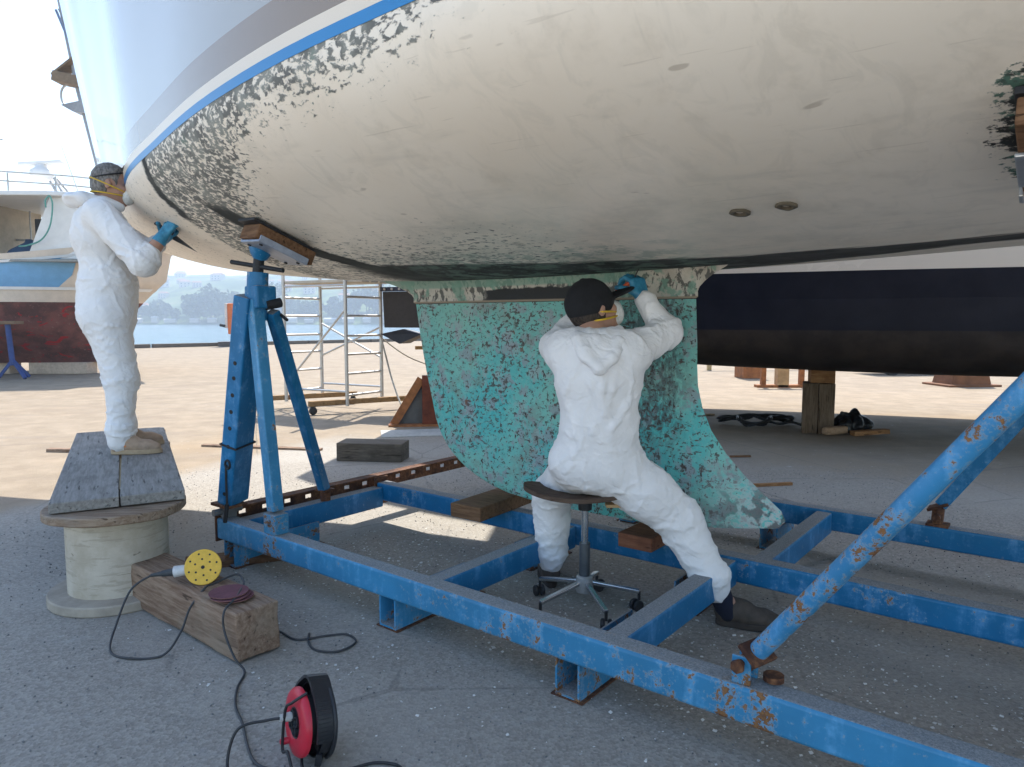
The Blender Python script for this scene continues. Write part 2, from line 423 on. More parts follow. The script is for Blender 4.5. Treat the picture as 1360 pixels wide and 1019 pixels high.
# houses on the far hillside (far and small: wall block and roof)
wallm = plain('house_render', (.5, .45, .39), .9, var=.1, scale=.3, bump=0); roofm = plain('roof_tiles', (.3, .15, .1), .9, scale=.5, bump=0); glassm = plain('dark_window', (.05, .06, .07), .2, bump=0)
house0 = None; rr = random.Random(21); hp = []
for _ in range(400):
    if len(hp) >= 46: break
    y = rr.uniform(520, 860); x = y * rr.uniform(-.55, -.16)
    if any((x - a) ** 2 + (y - b) ** 2 < 400 for a, b in hp): continue
    hp.append((x, y))
for x, y in hp:
    z = hill_h(x, y) - 1
    if house0 is None:
        t = thing('hillside_house', 'pale house with tiled roof on the far hazy hillside', 'house', (x, y, z), .2, 'houses on the far hillside')
        MB().box((0, 0, 3.6), (13, 9, 7.2)).build('wall', wallm, t)
        r = MB(); r.add([(-7, -5, 7.2), (7, -5, 7.2), (7, 5, 7.2), (-7, 5, 7.2), (-5, 0, 9.6), (5, 0, 9.6)], [(0, 1, 5, 4), (1, 2, 5), (2, 3, 4, 5), (3, 0, 4), (3, 2, 1, 0)]); r.build('roof', roofm, t)
        for xx in (-4, 0, 4):
            for zz in (2, 5): MB().box((xx, -4.52, zz), (1.4, .1, 1.5)).build('window', glassm, t)
        t.scale = (.7, .7, .7); house0 = t
    else:
        t = house0.copy(); COL.objects.link(t); t.location = (x, y, z); t.rotation_euler = (0, 0, rr.uniform(-.6, .6)); sc = rr.uniform(.4, .85); t.scale = (sc, sc, sc * rr.uniform(.8, 1.15))
        for ch in house0.children:
            c = ch.copy(); COL.objects.link(c); c.parent = t
# low white boathouses right at the far waterline
shed0 = None
for i in range(16):
    x = -262 + i * 12.5 + rr.uniform(-4, 4); y = 449 + rr.uniform(-1, 1)
    if shed0 is None:
        t = thing('waterfront_shed', 'low white shed at the foot of the far shore wood', 'shed', (x, y, -.3), 0, 'white sheds on the far waterline')
        MB().box((0, 0, 1.2), (6, 3, 2.6)).build('wall', wallm, t); MB().prism([(-1.8, 2.5), (1.8, 2.5), (0, 3.5)], 6.4, Matrix.Rotation(R(90), 4, 'Y') @ Matrix.Rotation(R(90), 4, 'Z')).build('roof', plain('shed_roof', (.55, .52, .5), .8, bump=0), t)
        shed0 = t
    else:
        t = shed0.copy(); COL.objects.link(t); t.location = (x, y, -.3); t.scale = (rr.uniform(.4, 1.3), 1, rr.uniform(.6, 1.2))
        for ch in shed0.children:
            c = ch.copy(); COL.objects.link(c); c.parent = t

# ================================================================= fishing boat on the hard, far left
white = plain('white_gelcoat', (.72, .71, .69), .35, var=.08, scale=6, bump=.0004)
cream = plain('cream_paint', (.66, .56, .46), .4, var=.12, scale=5, bump=.0006)
skyblue = plain('sky_blue_paint', (.16, .36, .58), .4, var=.12, scale=5, bump=.0006)
m = Mat('red_antifoul', (.12, .03, .025), .8)
n = m.noise(2.2, 5, .65); n2 = m.noise(14, 5, .7); _, _, zz = m.xyz()
c = m.mix(n.ss(.35, .65), (.085, .038, .032), (.19, .07, .055)); c = m.mix(n2.ss(.58, .7) * .7, c, (.28, .15, .12)); c = m.mix(m.noise(3, 2, .5, 1.5, vec=m.tc(scale=(1, 1, 2.4))).ss(.62, .66), c, (.32, .02, .022))
m.color(c); m.bump(n2, .004); redm = m.mat
galv = plain('galvanised_steel', (.42, .41, .39), .45, .6, scale=30)
darkm = plain('black_rubber', (.018, .018, .02), .6, scale=40)
FB = thing('fishing_boat', 'white fishing boat with sky blue band and worn red bottom standing ashore at far left', 'fishing boat', (0, 0, 0))
FB.location = (-12, 17.6, 0)
def fstem(z): return 2.35 + (z - .3) * .28 + max(z - 1.3, 0) ** 1.25 * .75          # stem profile, local x
def fhull(x, z):
    q = max(fstem(z) - x, 0); wide = 1.85 * (1 - math.exp(-q / (1.15 + max(0, 1.6 - z) * .5)))
    return wide * (1 if z > 1.1 else max(.12, (max(z, .28) - .26) / .84) ** .42)
def fband(z0, z1, n, off=0., xe=0.):
    mb = MB()
    for s in (-1, 1):
        rows = []
        for j in range(n + 1):
            z = z0 + (z1 - z0) * j / n; row = []
            for i in range(41):
                x = -8 + (fstem(z) - xe + 8) * (1 - (1 - i / 40) ** 1.7); zz = z + (max(x + 1, 0) ** 2 * .022 if z > 2.3 else 0)
                row.append(Vector((x, s * (fhull(x, z) + off), zz)))
            rows.append(row)
        mb.grid(rows)
    return mb
mb = fband(.28, 1.70, 10); mb.quad((-8, -1.85, 2.6), (-8, 1.85, 2.6), (-8, 1.2, .3), (-8, -1.2, .3)); fb_h = mb.build('hull', redm, FB, smooth=True, auto=40)
fband(1.70, 2.0, 4).build('boot_band', cream, FB, smooth=True, auto=40)
fband(2.0, 2.5, 5, 0, 1.55).build('blue_band', skyblue, FB, smooth=True, auto=40)
fband(2.5, 2.68, 3, .0, 1.55).build('bulwark', cream, FB, smooth=True, auto=40)
fband(1.97, 2.035, 2, .035, .05).build('rubbing_strake', white, FB, smooth=True)
fband(2.48, 2.535, 2, .045, .05).build('rubbing_strake', white, FB, smooth=True)
bow = MB()
for s in (-1, 1):
    rows = []
    for j in range(7):
        z = 2.68 + .62 * j / 6; rows.append([Vector((x, s * max(fhull(x, z) + .0, 0), z + max(x + 1, 0) ** 2 * .022)) for x in [2.7 + (fstem(z) - 2.7) * i / 16 for i in range(17)]])
    bow.grid(rows)
for s in (-1, 1):
    rows = []
    for j in range(7):
        z = 2.0 + .68 * j / 6; rows.append([Vector((x, s * max(fhull(x, z), 0), z + (max(x + 1, 0) ** 2 * .022 if z > 2.3 else 0))) for x in [fstem(z) - 1.55 + 1.55 * (1 - (1 - i / 20) ** 1.7) for i in range(21)]])
    bow.grid(rows)
bow.build('bow_flare', cream, FB, smooth=True, auto=40)
d = MB(); d.box((-2.6, 0, 2.6), (10.6, 3.5, .05)); d.build('deck', plain('deck_paint', (.3, .3, .28), .8), FB)
# wheelhouse with an open side, back wall and raked front panel
wh = MB(); wh.box((-3.0, .25, 3.32), (4.4, .06, 1.42)); wh.box((-.2, 0, 4.06 - .74), (.06, 2.4, 1.42)); wh.box((-3.0, -1.55, 2.8), (.01, .01, .01))
wh.build('back_wall', plain('beige_panel', (.52, .44, .33), .7, scale=3), FB)
mull = MB(); mull.box((.2, .2, 3.3), (.03, .03, 1.3)); mull.bar((-3, .2, 3.25), (.2, .2, 3.25), .02, .05); mull.build('panel_joint', galv, FB)
fp = MB(); fp.add([(1.28, -1.6, 2.66), (4.0, -1.2, 2.66), (4.0, -1.2, 4.0), (1.85, -1.6, 3.98), (1.28, -1.5, 2.66), (4.0, -1.1, 2.66), (4.0, -1.1, 4.0), (1.85, -1.5, 3.98)],
      [(0, 1, 2, 3), (7, 6, 5, 4), (0, 3, 7, 4), (1, 5, 6, 2), (3, 2, 6, 7), (0, 4, 5, 1)])
fp.build('side_panel', white, FB)
rf = MB(); rf.add([(-6, -1.75, 4.03), (1.9, -1.75, 4.0), (4.1, -1.3, 3.95), (4.1, 1.3, 3.95), (1.9, 1.7, 4.0), (-6, 1.7, 4.03)], [(0, 1, 2, 3, 4, 5)])
rf2 = MB(); v = [Vector(p) for p in rf.v]; rf2.add([p for p in v] + [p + Vector((0, 0, .1)) for p in v], [(5, 4, 3, 2, 1, 0), (6, 7, 8, 9, 10, 11)] + [(i, (i + 1) % 6, 6 + (i + 1) % 6, 6 + i) for i in range(6)])
rf2.build('roof', white, FB, bevel=.02)
MB().box((.42, .215, 3.55), (.22, .04, .42)).build('window', glassm, FB, bevel=.01)
rl = MB()
for z, x0 in ((4.62, -3), (4.42, -3)): rl.tube([(x0, -1.55, z + .04), (0, -1.55, z - .02), (2.2, -1.5, z - .16), (3.9, -1.2, z - .3)], .018, 6)
for x in (-1.2, .05, .9, 1.95, 3.1): rl.cyl((x, -1.52, 4.05), (x, -1.52, 4.58 - max(x, 0) * .07), .018, n=6)
rl.build('guard_rail', galv, FB)
rp = MB(); rp.cyl((1.15, .4, 4.0), (.72, .4, 4.78), .035, n=8); rp.cyl((1.0, .4, 4.0), (.62, .4, 4.7), .035, n=8); rp.cyl((1.25, .75, 4.0), (.72, .5, 4.78), .03, n=8); rp.build('radar_mount', galv, FB)
ra = MB(); ra.lathe([(0, 4.72), (.2, 4.74), (.26, 4.82), (.25, 4.95), (.14, 5.03), (.12, 5.1), (0, 5.1)], 20, Matrix.Translation((.42, .4, 0))); ra = ra.build('radar', white, FB, smooth=True, auto=50)
sc_ = MB(); sc_.box((.42, .4, 5.14), (1.08, .16, .09), Matrix.Rotation(R(-3), 3, 'Y')); sc_.build('scanner', white, ra, bevel=.03)
am = MB(); am.cyl((-.62, .2, 4.05), (-.66, .2, 6.3), .03, n=8); am.cyl((-.9, .2, 5.6), (-.35, .2, 5.66), .015, n=6); am.box((-.62, .2, 4.9), (.1, .1, .14)); am.build('antenna_mast', plain('weathered_alloy', (.25, .24, .23), .5, .4), FB)
MB().cyl((1.6, .1, 4.0), (1.12, .1, 5.5), .012, .006, 6).build('whip_antenna', galv, FB)
# leaning foremast with its lamp platform, hoop and bracket
FM = MB(); FM.cyl((2.72, -.6, 2.7), (2.38, -.6, 4.87), .06, .055, 12); FM.cyl((2.38, -.6, 4.87), (2.0, -.6, 6.6), .055, .045, 12)
FM.cyl((2.0, -.6, 6.6), (1.63, -.6, 8.9), .045, .04, 12); fm = FM.build('foremast', plain('painted_mast', (.3, .31, .33), .5), FB, smooth=True, auto=50)
pf = MB(); pf.bar((2.16, -.6, 7.32), (1.53, -.6, 6.86), .42, .05); pf.bar((1.55, -.62, 6.84), (2.12, -.62, 6.72), .4, .22); pf.build('lamp_platform', plain('weathered_ply', (.2, .145, .095), .8, scale=12), fm, bevel=.01)
hp_ = MB(); hp_.tube(crom([(2.08, -.6, 6.62), (1.85, -.6, 6.72), (1.65, -.6, 6.6), (1.62, -.6, 6.36), (1.75, -.6, 6.18), (2.0, -.6, 6.12)]), .025, 8); hp_.build('hoop', galv, fm)
br = MB(); br.prism([(1.68, 6.2), (2.25, 6.32), (2.27, 6.02), (1.95, 6.05)], .3, Matrix.Translation((0, -.6, 0)) @ Matrix.Rotation(R(90), 4, 'X')); br.build('bracket', plain('grey_plate', (.3, .3, .31), .5, .3), fm)
st = MB(); st.tube([(1.62, -.5, 8.4), (2.0, -.5, 7.5)], .035, 6); st.tube([(1.66, -.7, 8.3), (1.95, -.7, 7.55)], .03, 6); st.tube([(1.95, -.6, 8.6), (2.15, -.6, 7.5), (2.3, -.6, 6.7)], .02, 6); st.tube([(2.18, -.6, 7.4), (2.3, -.6, 6.72)], .04, 6); st.build('strut', plain('blue_grey_tube', (.16, .2, .3), .5), fm)
ln = MB(); ln.tube([(2.28, -.6, 6.3), (2.95, -.6, 4.2), (3.4, -.5, 3.3)], .012, 6); ln.tube([(2.4, -.6, 6.0), (3.15, -.6, 4.3)], .012, 6); ln.build('stay', galv, fm)
rope = MB(); rope.tube(crom([(1.93, -1.72, 4.0), (1.98, -1.72, 3.8), (1.9, -1.72, 3.35), (1.68, -1.7, 3.05), (1.35, -1.68, 2.93), (1.05, -1.5, 2.93)]), .018, 6); rope.tube(crom([(1.93, -1.73, 4.0), (1.84, -1.73, 3.9), (1.84, -1.73, 3.74)]), .018, 6)
tag(rope.build('rope', plain('green_rope', (.13, .34, .28), .8)), 'thin green rope drooping across the white side panel of the fishing boat', 'rope').location = FB.location
tp = MB(); rows = []
for j in range(9):
    rows.append([Vector((.75 + .42 * math.cos(k * .3927), -.75 + .3 * math.sin(k * .3927), 0)) * 1 for k in range(16)])
for j in range(9):
    f = math.cos(j / 8 * 1.5); rows[j] = [Vector((.85 + .5 * f * math.cos(k * .3927), -1.0 + .32 * f * math.sin(k * .3927), 2.63 + .4 * math.sin(j / 8 * 1.57) * (1 + .25 * math.cos(k * .3927)))) for k in range(16)]
tp.grid(rows, True); tp.jitter(.06, 5); tag(tp.build('tarpaulin', plain('navy_tarp', (.02, .05, .1), .6), smooth=True), 'dark blue bundled tarpaulin on the fishing boat deck under the wheelhouse roof', 'tarpaulin').location = FB.location

# prop stand and timber under the fishing boat
navy = plain('navy_paint', (.03, .06, .2), .5, scale=12)
P = thing('prop_stand', 'small navy blue tripod prop under the red bottom of the fishing boat', 'prop stand', (-10.95, 15.75, 0))
MB().cyl((-.06, 0, .3), (-.12, 0, 1.2), .055, n=12).build('post', navy, P, smooth=True, auto=40)
MB().box((-.12, .02, 1.24), (.5, .3, .07)).build('head_plate', plain('worn_wood_pad', (.2, .13, .08), .85), P, bevel=.01)
for dx, dy in ((-.32, -.1), (.3, -.14), (.05, .35)): MB().bar((-.06, 0, .42), (dx, dy, .03), .06, .06).build('leg', navy, P)
for i, (x, y, l, lab) in enumerate(((-12.9, 17.4, 1.6, 'pale square timber under the stern end of the fishing boat keel'), (-10.9, 17.35, 1.4, 'pale square timber under the bow end of the fishing boat keel'))):
    tag(MB().box((0, 0, .14), (l, .45, .28)).build('keel_timber', plain('pale_timber', (.5, .38, .28), .85), loc=(x, y, 0), bevel=.02), lab, 'timber', 'timbers under the fishing boat')

# orange quay pedestal
P = thing('mooring_winch', 'small orange and white machine standing on the quay edge behind the blue jack stand', 'winch', (-13.75, 35.2, 0))
MB().box((0, 0, .12), (1.1, .8, .24)).build('base', plain('dark_base', (.1, .08, .07), .8), P, bevel=.02)
b_ = MB(); b_.box((.1, 0, 1.35), (.42, .5, 1.5)); b_.cyl((.1, 0, .2), (.1, 0, .7), .1); b_.build('housing', plain('orange_enamel', (.7, .16, .03), .5, scale=6), P, bevel=.05)
MB().box((-.16, -.02, 1.5), (.12, .52, 1.2)).build('side_cover', plain('faded_white', (.7, .6, .52), .6), P, bevel=.02)
MB().cyl((-.2, -.3, 1.0), (-.45, -.3, 1.05), .07).build('drum', darkm, P)
# ================================================================= the yacht overhead
ZW = 2.10
def hermite(xs, ys):
    xs = np.array(xs, float); ys = np.array(ys, float); m = np.gradient(ys, xs)
    def f(x):
        x = np.clip(x, xs[0], xs[-1]); i = np.clip(np.searchsorted(xs, x) - 1, 0, len(xs) - 2); h = xs[i + 1] - xs[i]; t = (x - xs[i]) / h
        return (2 * t ** 3 - 3 * t ** 2 + 1) * ys[i] + (t ** 3 - 2 * t ** 2 + t) * h * m[i] + (-2 * t ** 3 + 3 * t ** 2) * ys[i + 1] + (t ** 3 - t ** 2) * h * m[i + 1]
    return f
wl = hermite([-7.0, -6.6, -6.19, -5.7, -5.26, -4.7, -4.18, -3.46, -2.63, -1.98, -1.4, 0, 1.5, 3, 4.5, 5.5], [.02, .21, .42, .62, .80, 1.02, 1.22, 1.42, 1.62, 1.72, 1.76, 1.82, 1.80, 1.65, 1.35, 1.05])
zc = hermite([-7.0, -6.8, -6.0, -5.2, -4.3, -3.3, -1.3, 0, 2, 4, 5.5], [2.09, 2.05, 1.83, 1.69, 1.60, 1.535, 1.54, 1.60, 1.72, 1.89, 2.05])
nx = hermite([-7, -5, -3.35, -1.3, 0, 3, 5.5], [1.5, 1.6, 1.72, 2.05, 2.3, 2.2, 2.0])
ST = np.concatenate([-7 + 1.2 * (np.linspace(0, 1, 16) ** 1.5), np.linspace(-5.7, 5.5, 76)])
def hull_pt(s, t):                                        # t: 0 centreline .. 1 waterline
    n = nx(s); return wl(s) * math.sin(math.pi * t / 2) ** (2 / n), ZW - (ZW - zc(s)) * math.cos(math.pi * t / 2) ** (2 / n)
def top_pt(s, z):
    tau = (z - ZW) / 1.5; fwd = min(max((-3.2 - s) / 3.8, 0), 1); rake = .55 * fwd ** 2.2 * max(tau, 0) ** .45
    y = wl(s) + (.05 + .16 * fwd ** .8 * (1 - .45 * fwd)) * max(tau, 0) ** 1.15
    return s - rake, y if s > -6.99 else .02 + .05 * tau
def zdeck(s): return 3.5 + 1.1 * min(max((-1.5 - s) / 5.5, 0), 1) ** 1.6
YB = thing('sailing_yacht', 'large white sailing yacht hauled out overhead with blue boot stripe and turquoise fin keel', 'sailing yacht', BOAT_LOC, BOAT_ROT)

# --- materials
m = Mat('scraped_hull_bottom', (.6, .54, .45), .55, spec=.3)
x, y, z = m.xyz(); ya = y.abs()
big = m.noise(1.1, 4, .6); mid = m.noise(5, 5, .65)
stk = m.tc(scale=(26, 52, 52), rot=(R(15), R(35), R(20)))
sp = m.noise(1, 4, .62, .35, vec=stk); sp2 = m.noise(42, 4, .65)
wob = (mid - .5) * .22 + (big - .5) * .25
base = m.mix(big.ss(.3, .7), (.83, .735, .615), (.88, .80, .69))
base = m.mix(mid.ss(.52, .75) * .28, base, (.5, .43, .34))
base = m.mix(m.noise(1, 3, .6, vec=m.tc(scale=(2, 9, 9))).ss(.55, .72) * .25, base, (.46, .42, .36))
swl = m.noise(1, 4, .7, 1.2, vec=m.tc(scale=(9, 5, 5), rot=(0, 0, R(25)))); base = m.mix(swl.ss(.5, .64) * .16, base, (.50, .46, .39)); scr = m.noise(1, 2, .5, .2, vec=m.tc(scale=(3, 70, 70), rot=(0, 0, R(12)))).ss(.68, .72); base = m.mix(scr * .25, base, (.45, .38, .3)); base = m.mix((z + wob * .5).ss(1.78, 1.60) * x.ss(2.5, .2) * mid.ss(.35, .65) * .35, base, (.42, .44, .38))
fl = m.noise(1, 2, .5, vec=m.tc(scale=(5, 14, 14))).ss(.74, .77); base = m.mix(fl * .45, base, (.32, .26, .2))
# remnants of old paint: along the waterline, over the bow, beside the keel root
d1 = (z + wob * .35 + ((x + .3) * -1).max(0) * .34).ss(1.82, 2.09) * x.ss(1.5, .1)
d2 = (x + wob * 1.1).ss(-.85, -1.5) * .8
d3 = (ya + wob * .5).ss(1.25, .72) * (x + wob).ss(1.1, -.2) * .75
d4 = (ya + wob * .6).ss(1.45, .8) * (x + wob).ss(1.0, .1) * .62
d5 = (z + wob * .25).ss(2.03, 2.09) * .95
bowclean = (x - (z - 2) * .4).ss(-1.80, -1.74)
dens = d1.max(d2).max(d3).max(d4).max(d5) * (bowclean * .6 + .4)
rem = (sp * .75 + sp2 * .25 - (.71 - dens * .25)).ss(-.03, .055) * dens.ss(.08, .3)
oldp = m.mix(m.noise(7, 4, .6).ss(.4, .62), (.10, .105, .10), (.24, .25, .225))
oldp = m.mix(m.noise(3, 3, .6).ss(.58, .66) * .6, oldp, (.16, .25, .2))
c = m.mix(rem * .93, base, oldp)
# solid dark strips: the keel line, the pad track, the bow section line
edge = (m.noise(1, 4, .65, vec=m.tc(scale=(3, 22, 10))) - .5) * .24
bw_ = (.58 - (x + .3).max(0) * .24).max(.12)
band = (ya + edge * .8 - bw_).ss(.03, -.03) * (x + edge).ss(-1.3, -1.0)
trk = (x + 1.12 - (y + .9) * .45 + edge * .5).abs().ss(.13, .09) * y.ss(-1.3, -1.2) * y.ss(-.3, -.45)
strip = (x + 1.74 - (z - 2) * .4 + edge * .55).abs().ss(.075, .03) * mid.ss(.2, .45) * z.ss(1.80, 1.86) * y.ss(-.7, -.8)
pad = ((x - 1.98).abs() - .1).max((y + 1.19).abs() - .23); padm = (pad + (mid - .5) * .16 + (sp2 - .5) * .2).ss(.035, .01)
blk = band.max(trk).max(strip).max(padm)
c = m.mix(blk, c, m.mix(mid.ss(.35, .7), (.032, .034, .033), (.075, .078, .074)))
green = padm * (mid.ss(.5, .56)); c = m.mix(green * .7, c, (.12, .25, .19))
rim = (ya + edge).ss(.78, .66) * x.ss(-.9, -.5) * x.ss(1.0, .6) * m.noise(9, 4, .7).ss(.45, .6); c = m.mix(rim * .6, c, (.2, .29, .23))
m.color(c); m.bump(rem.max(blk) * .6 + mid * .3 + sp2 * .15, .003, .7); m.rough((rem * .3).max(blk * .5) + .42)
bottom_m = m.mat
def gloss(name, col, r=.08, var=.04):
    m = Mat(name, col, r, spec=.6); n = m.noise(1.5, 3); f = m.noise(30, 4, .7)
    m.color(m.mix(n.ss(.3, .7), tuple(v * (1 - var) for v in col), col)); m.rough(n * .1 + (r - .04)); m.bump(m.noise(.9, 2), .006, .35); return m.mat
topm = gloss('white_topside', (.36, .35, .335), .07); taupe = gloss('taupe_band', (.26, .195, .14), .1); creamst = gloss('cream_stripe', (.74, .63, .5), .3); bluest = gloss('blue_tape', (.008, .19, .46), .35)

def side_rows(ptf, lv):
    out = []
    for sgn in (-1, 1):
        out.append([[Vector((p[0] + 2, sgn * p[1], p[2])) for p in (ptf(s, l) for s in ST)] for l in lv])
    return out
mb = MB()
for rows in side_rows(lambda s, t: (s, *hull_pt(s, t)), np.linspace(0, 1, 26)): mb.grid(rows)
mb.build('hull_bottom', bottom_m, YB, smooth=True)
def band_(z0, z1, n, deck=False, off=0.):
    mb = MB()
    def f(s, l):
        zt = zdeck(s) if deck else z1; zz = z0 + (zt - z0) * l; a, b = top_pt(s, zz); return a, b + off, zz
    for rows in side_rows(f, np.linspace(0, 1, n + 1)): mb.grid(rows)
    return mb
band_(ZW, ZW + .036, 1, off=.0015).build('boot_stripe', bluest, YB, smooth=True)
band_(ZW + .036, ZW + .080, 1, off=.0).build('cream_stripe', creamst, YB, smooth=True)
band_(ZW + .080, ZW + .195, 2).build('taupe_band', taupe, YB, smooth=True)
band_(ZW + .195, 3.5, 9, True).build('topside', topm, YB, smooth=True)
dk = MB(); L = [[Vector((top_pt(s, zdeck(s))[0] + 2, sg * top_pt(s, zdeck(s))[1], zdeck(s) - .003)) for s in ST] for sg in (-1, 1)]
dk.grid(L); dk.build('deck', white, YB)
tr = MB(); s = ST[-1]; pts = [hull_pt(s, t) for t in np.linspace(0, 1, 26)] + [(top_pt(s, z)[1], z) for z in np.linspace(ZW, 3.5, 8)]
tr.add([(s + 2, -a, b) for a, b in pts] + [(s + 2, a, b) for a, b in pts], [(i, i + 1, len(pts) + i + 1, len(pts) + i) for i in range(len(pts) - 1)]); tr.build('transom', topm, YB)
tr2 = MB(); tr2.box((7.2, 0, 3.62), (3.6, 2.2, .35)); tr2.box((3.0, 0, 3.72), (3.4, 2.0, .6)); tr2.build('cabin_top', white, YB, bevel=.08)
MB().cyl((2.0, 0, 3.5), (2.0, 0, 15), .09, .07).build('mast', galv, YB, smooth=True, auto=40)

# --- fin keel
zl = [.315, .33, .38, .48, .60, .87, 1.19, 1.41]
lead = hermite(zl, [-2.25, -2.42, -2.63, -2.84, -2.96, -3.06, -3.14, -3.18])
zt = [.315, .40, .45, .52, .62, .78, .91, 1.22, 1.41]
trail = hermite(zt, [-1.55, -.98, -.94, -1.01, -1.13, -1.27, -1.33, -1.36, -1.37])
def foil(c):                                              # half thickness along the chord 0..1
    return 2.9 * (.2969 * math.sqrt(c) - .126 * c - .3516 * c * c + .2843 * c ** 3 - .1036 * c ** 4)
def keel_ring(s0, s1, z, th, n=22):
    cs = [.5 - .5 * math.cos(math.pi * i / n) for i in range(n + 1)]
    a = [Vector((s0 + (s1 - s0) * c + 2, -th * (foil(c) + .02 * (1 - c)), z)) for c in cs]
    b = [Vector((s0 + (s1 - s0) * c + 2, th * (foil(c) + .02 * (1 - c)), z)) for c in cs[::-1]]
    return a[:-1] + b[:-1] if False else a + b
zs = [.315, .322, .335, .36, .40, .44, .48, .54, .62, .7, .8, .9, 1.0, 1.1, 1.2, 1.3, 1.36, 1.395]
kb = MB(); rows = []
for z_ in zs:
    th = .115 * (1 if z_ > .48 else .35 + .65 * math.sqrt(max((z_ - .31) / .17, .0)))
    rows.append(keel_ring(float(lead(z_)), float(trail(z_)), z_, th))
kb.grid(rows, True); n_ = len(rows[0]); kb.f.append(tuple(range(n_)))
m = Mat('worn_turquoise_keel', (.05, .35, .3), .75, spec=.25)
x, y, z = m.xyz(); big = m.noise(1.6, 5, .6); mid = m.noise(6, 5, .65); vst = m.noise(1, 5, .7, .3, vec=m.tc(scale=(44, 30, 22), rot=(0, R(25), 0)))
fine = m.noise(38, 5, .7); chip = m.noise(1, 5, .7, .4, vec=m.tc(scale=(30, 30, 48), rot=(0, R(-35), 0)))
c = m.mix(big.ss(.38, .6), (.24, .57, .49), (.10, .52, .51)); c = m.mix(z.ss(.85, 1.35) * .6, c, (.27, .5, .42)); c = m.mix(fine.ss(.45, .7) * .5, c, (.33, .62, .55))
c = m.mix((mid + (vst - .5) * .6).ss(.52, .64) * .85, c, (.36, .44, .43)); c = m.mix((m.noise(9, 4, .7)).ss(.54, .62) * .7, c, (.34, .33, .36)); c = m.mix(m.noise(2.6, 5, .7).ss(.54, .62) * .45, c, (.26, .24, .2))
rightz = (x + (mid - .5) * .5).ss(.16, .3) * (z + (mid - .5) * .3).ss(.6, .85) * (x + (mid - .5) * .2).ss(.62, .5)
c = m.mix(rightz * (vst.ss(.40, .54)) * .7, c, (.09, .105, .115))
c = m.mix(vst.ss(.57, .63) * mid.ss(.4, .5), c, (.07, .052, .045)); c = m.mix((chip + (big - .5) * .25).ss(.555, .59) * .9, c, (.1, .075, .065)); c = m.mix(fine.ss(.635, .66) * .9, c, (.05, .035, .03))
c = m.mix(m.noise(17, 3, .6).ss(.68, .72) * .8, c, (.2, .085, .05))
tip = x.ss(.55, 1.0) * z.ss(.75, .45); c = m.mix(tip * chip.ss(.4, .5) * .8, c, (.55, .56, .54)); c = m.mix(tip * m.noise(12, 4).ss(.5, .56) * .75, c, (.06, .06, .06))
m.color(c); m.bump(chip * .5 + fine * .4 + mid * .5, .006, .8)
kb.build('keel', m.mat, YB, smooth=True, auto=50)
sb = MB(); rows = []
for z_, e, th in ((1.398, .0, .128), (1.405, .012, .132), (1.43, .01, .128), (1.45, .02, .135), (1.475, .05, .15), (1.505, .10, .18), (1.54, .18, .24), (1.575, .28, .33)):
    rows.append(keel_ring(-3.18 - e * 1.6, -1.37 + e * .8, z_, th))
sb.grid(rows, True); sb.f.append(tuple(range(len(rows[0]))))
m = Mat('patched_keel_root', (.5, .45, .38), .7)
x, y, z = m.xyz(); mid = m.noise(7, 5, .65); st_ = m.noise(1, 4, .65, .4, vec=m.tc(scale=(30, 30, 16), rot=(0, R(30), 0)))
c = m.mix(mid.ss(.4, .6), (.5, .45, .38), (.62, .57, .49)); c = m.mix(st_.ss(.5, .56) * .85, c, (.06, .062, .06)); c = m.mix(m.noise(11, 4, .6).ss(.52, .6) * .8, c, (.2, .36, .28))
blackz = (x + (mid - .5) * .1).ss(-.62, -.56) * (x + (mid - .5) * .15).ss(.16, .08) * (z + (mid - .5) * .05).ss(1.475, 1.465)
c = m.mix(blackz * (m.noise(5, 3).ss(.33, .36)), c, (.03, .031, .032)); c = m.mix((z + (mid - .5) * .03).ss(1.478, 1.49) * x.ss(.45, .25) * .75, c, (.21, .38, .30))
c = m.mix(z.ss(1.412, 1.404), c, (.32, .25, .18))
m.color(c); m.bump(st_ * .5 + mid * .5, .004, .9); sb.build('keel_root', m.mat, YB, smooth=True, auto=50)
rd = MB(); rows = [keel_ring(4.3 + k * .12, 4.95 + k * .05, z_, .06) for k, z_ in ((0, .75), (0, .9), (0, 1.3), (0, 2.0))]; rd.grid(rows, True); rd.f.append(tuple(range(len(rows[0])))); rd.build('rudder', bottom_m, YB, smooth=True, auto=50)
# through-hull fittings
hm = plain('corroded_bronze', (.12, .1, .07), .7, scale=60)
def hull_at(s, yy):
    ts = np.linspace(0, 1, 200); P = [hull_pt(s, t) for t in ts]; return float(np.interp(abs(yy), [p[0] for p in P], [p[1] for p in P]))
for s, mm in ((-.82, 2.15), (-.68, 2.14)):
    yy = mm - 3.085; z0 = hull_at(s, yy); dz = (hull_at(s, yy - .02) - z0) / -.02
    nrm = Vector((0, -(-dz), -1)).normalized() if False else Vector((0, dz, -1)).normalized()
    M = Matrix.Translation((s + 2, yy, z0)) @ frame_to(nrm).to_4x4() @ Matrix.Rotation(R(90), 4, 'Y')
    f = MB(); f.lathe([(.03, -.002), (.031, .006), (.024, .009), (.016, .006), (.014, -.03), (0, -.03)], 20, M); f.jitter(.004, 40); f.build('through_hull', hm, YB, smooth=True)

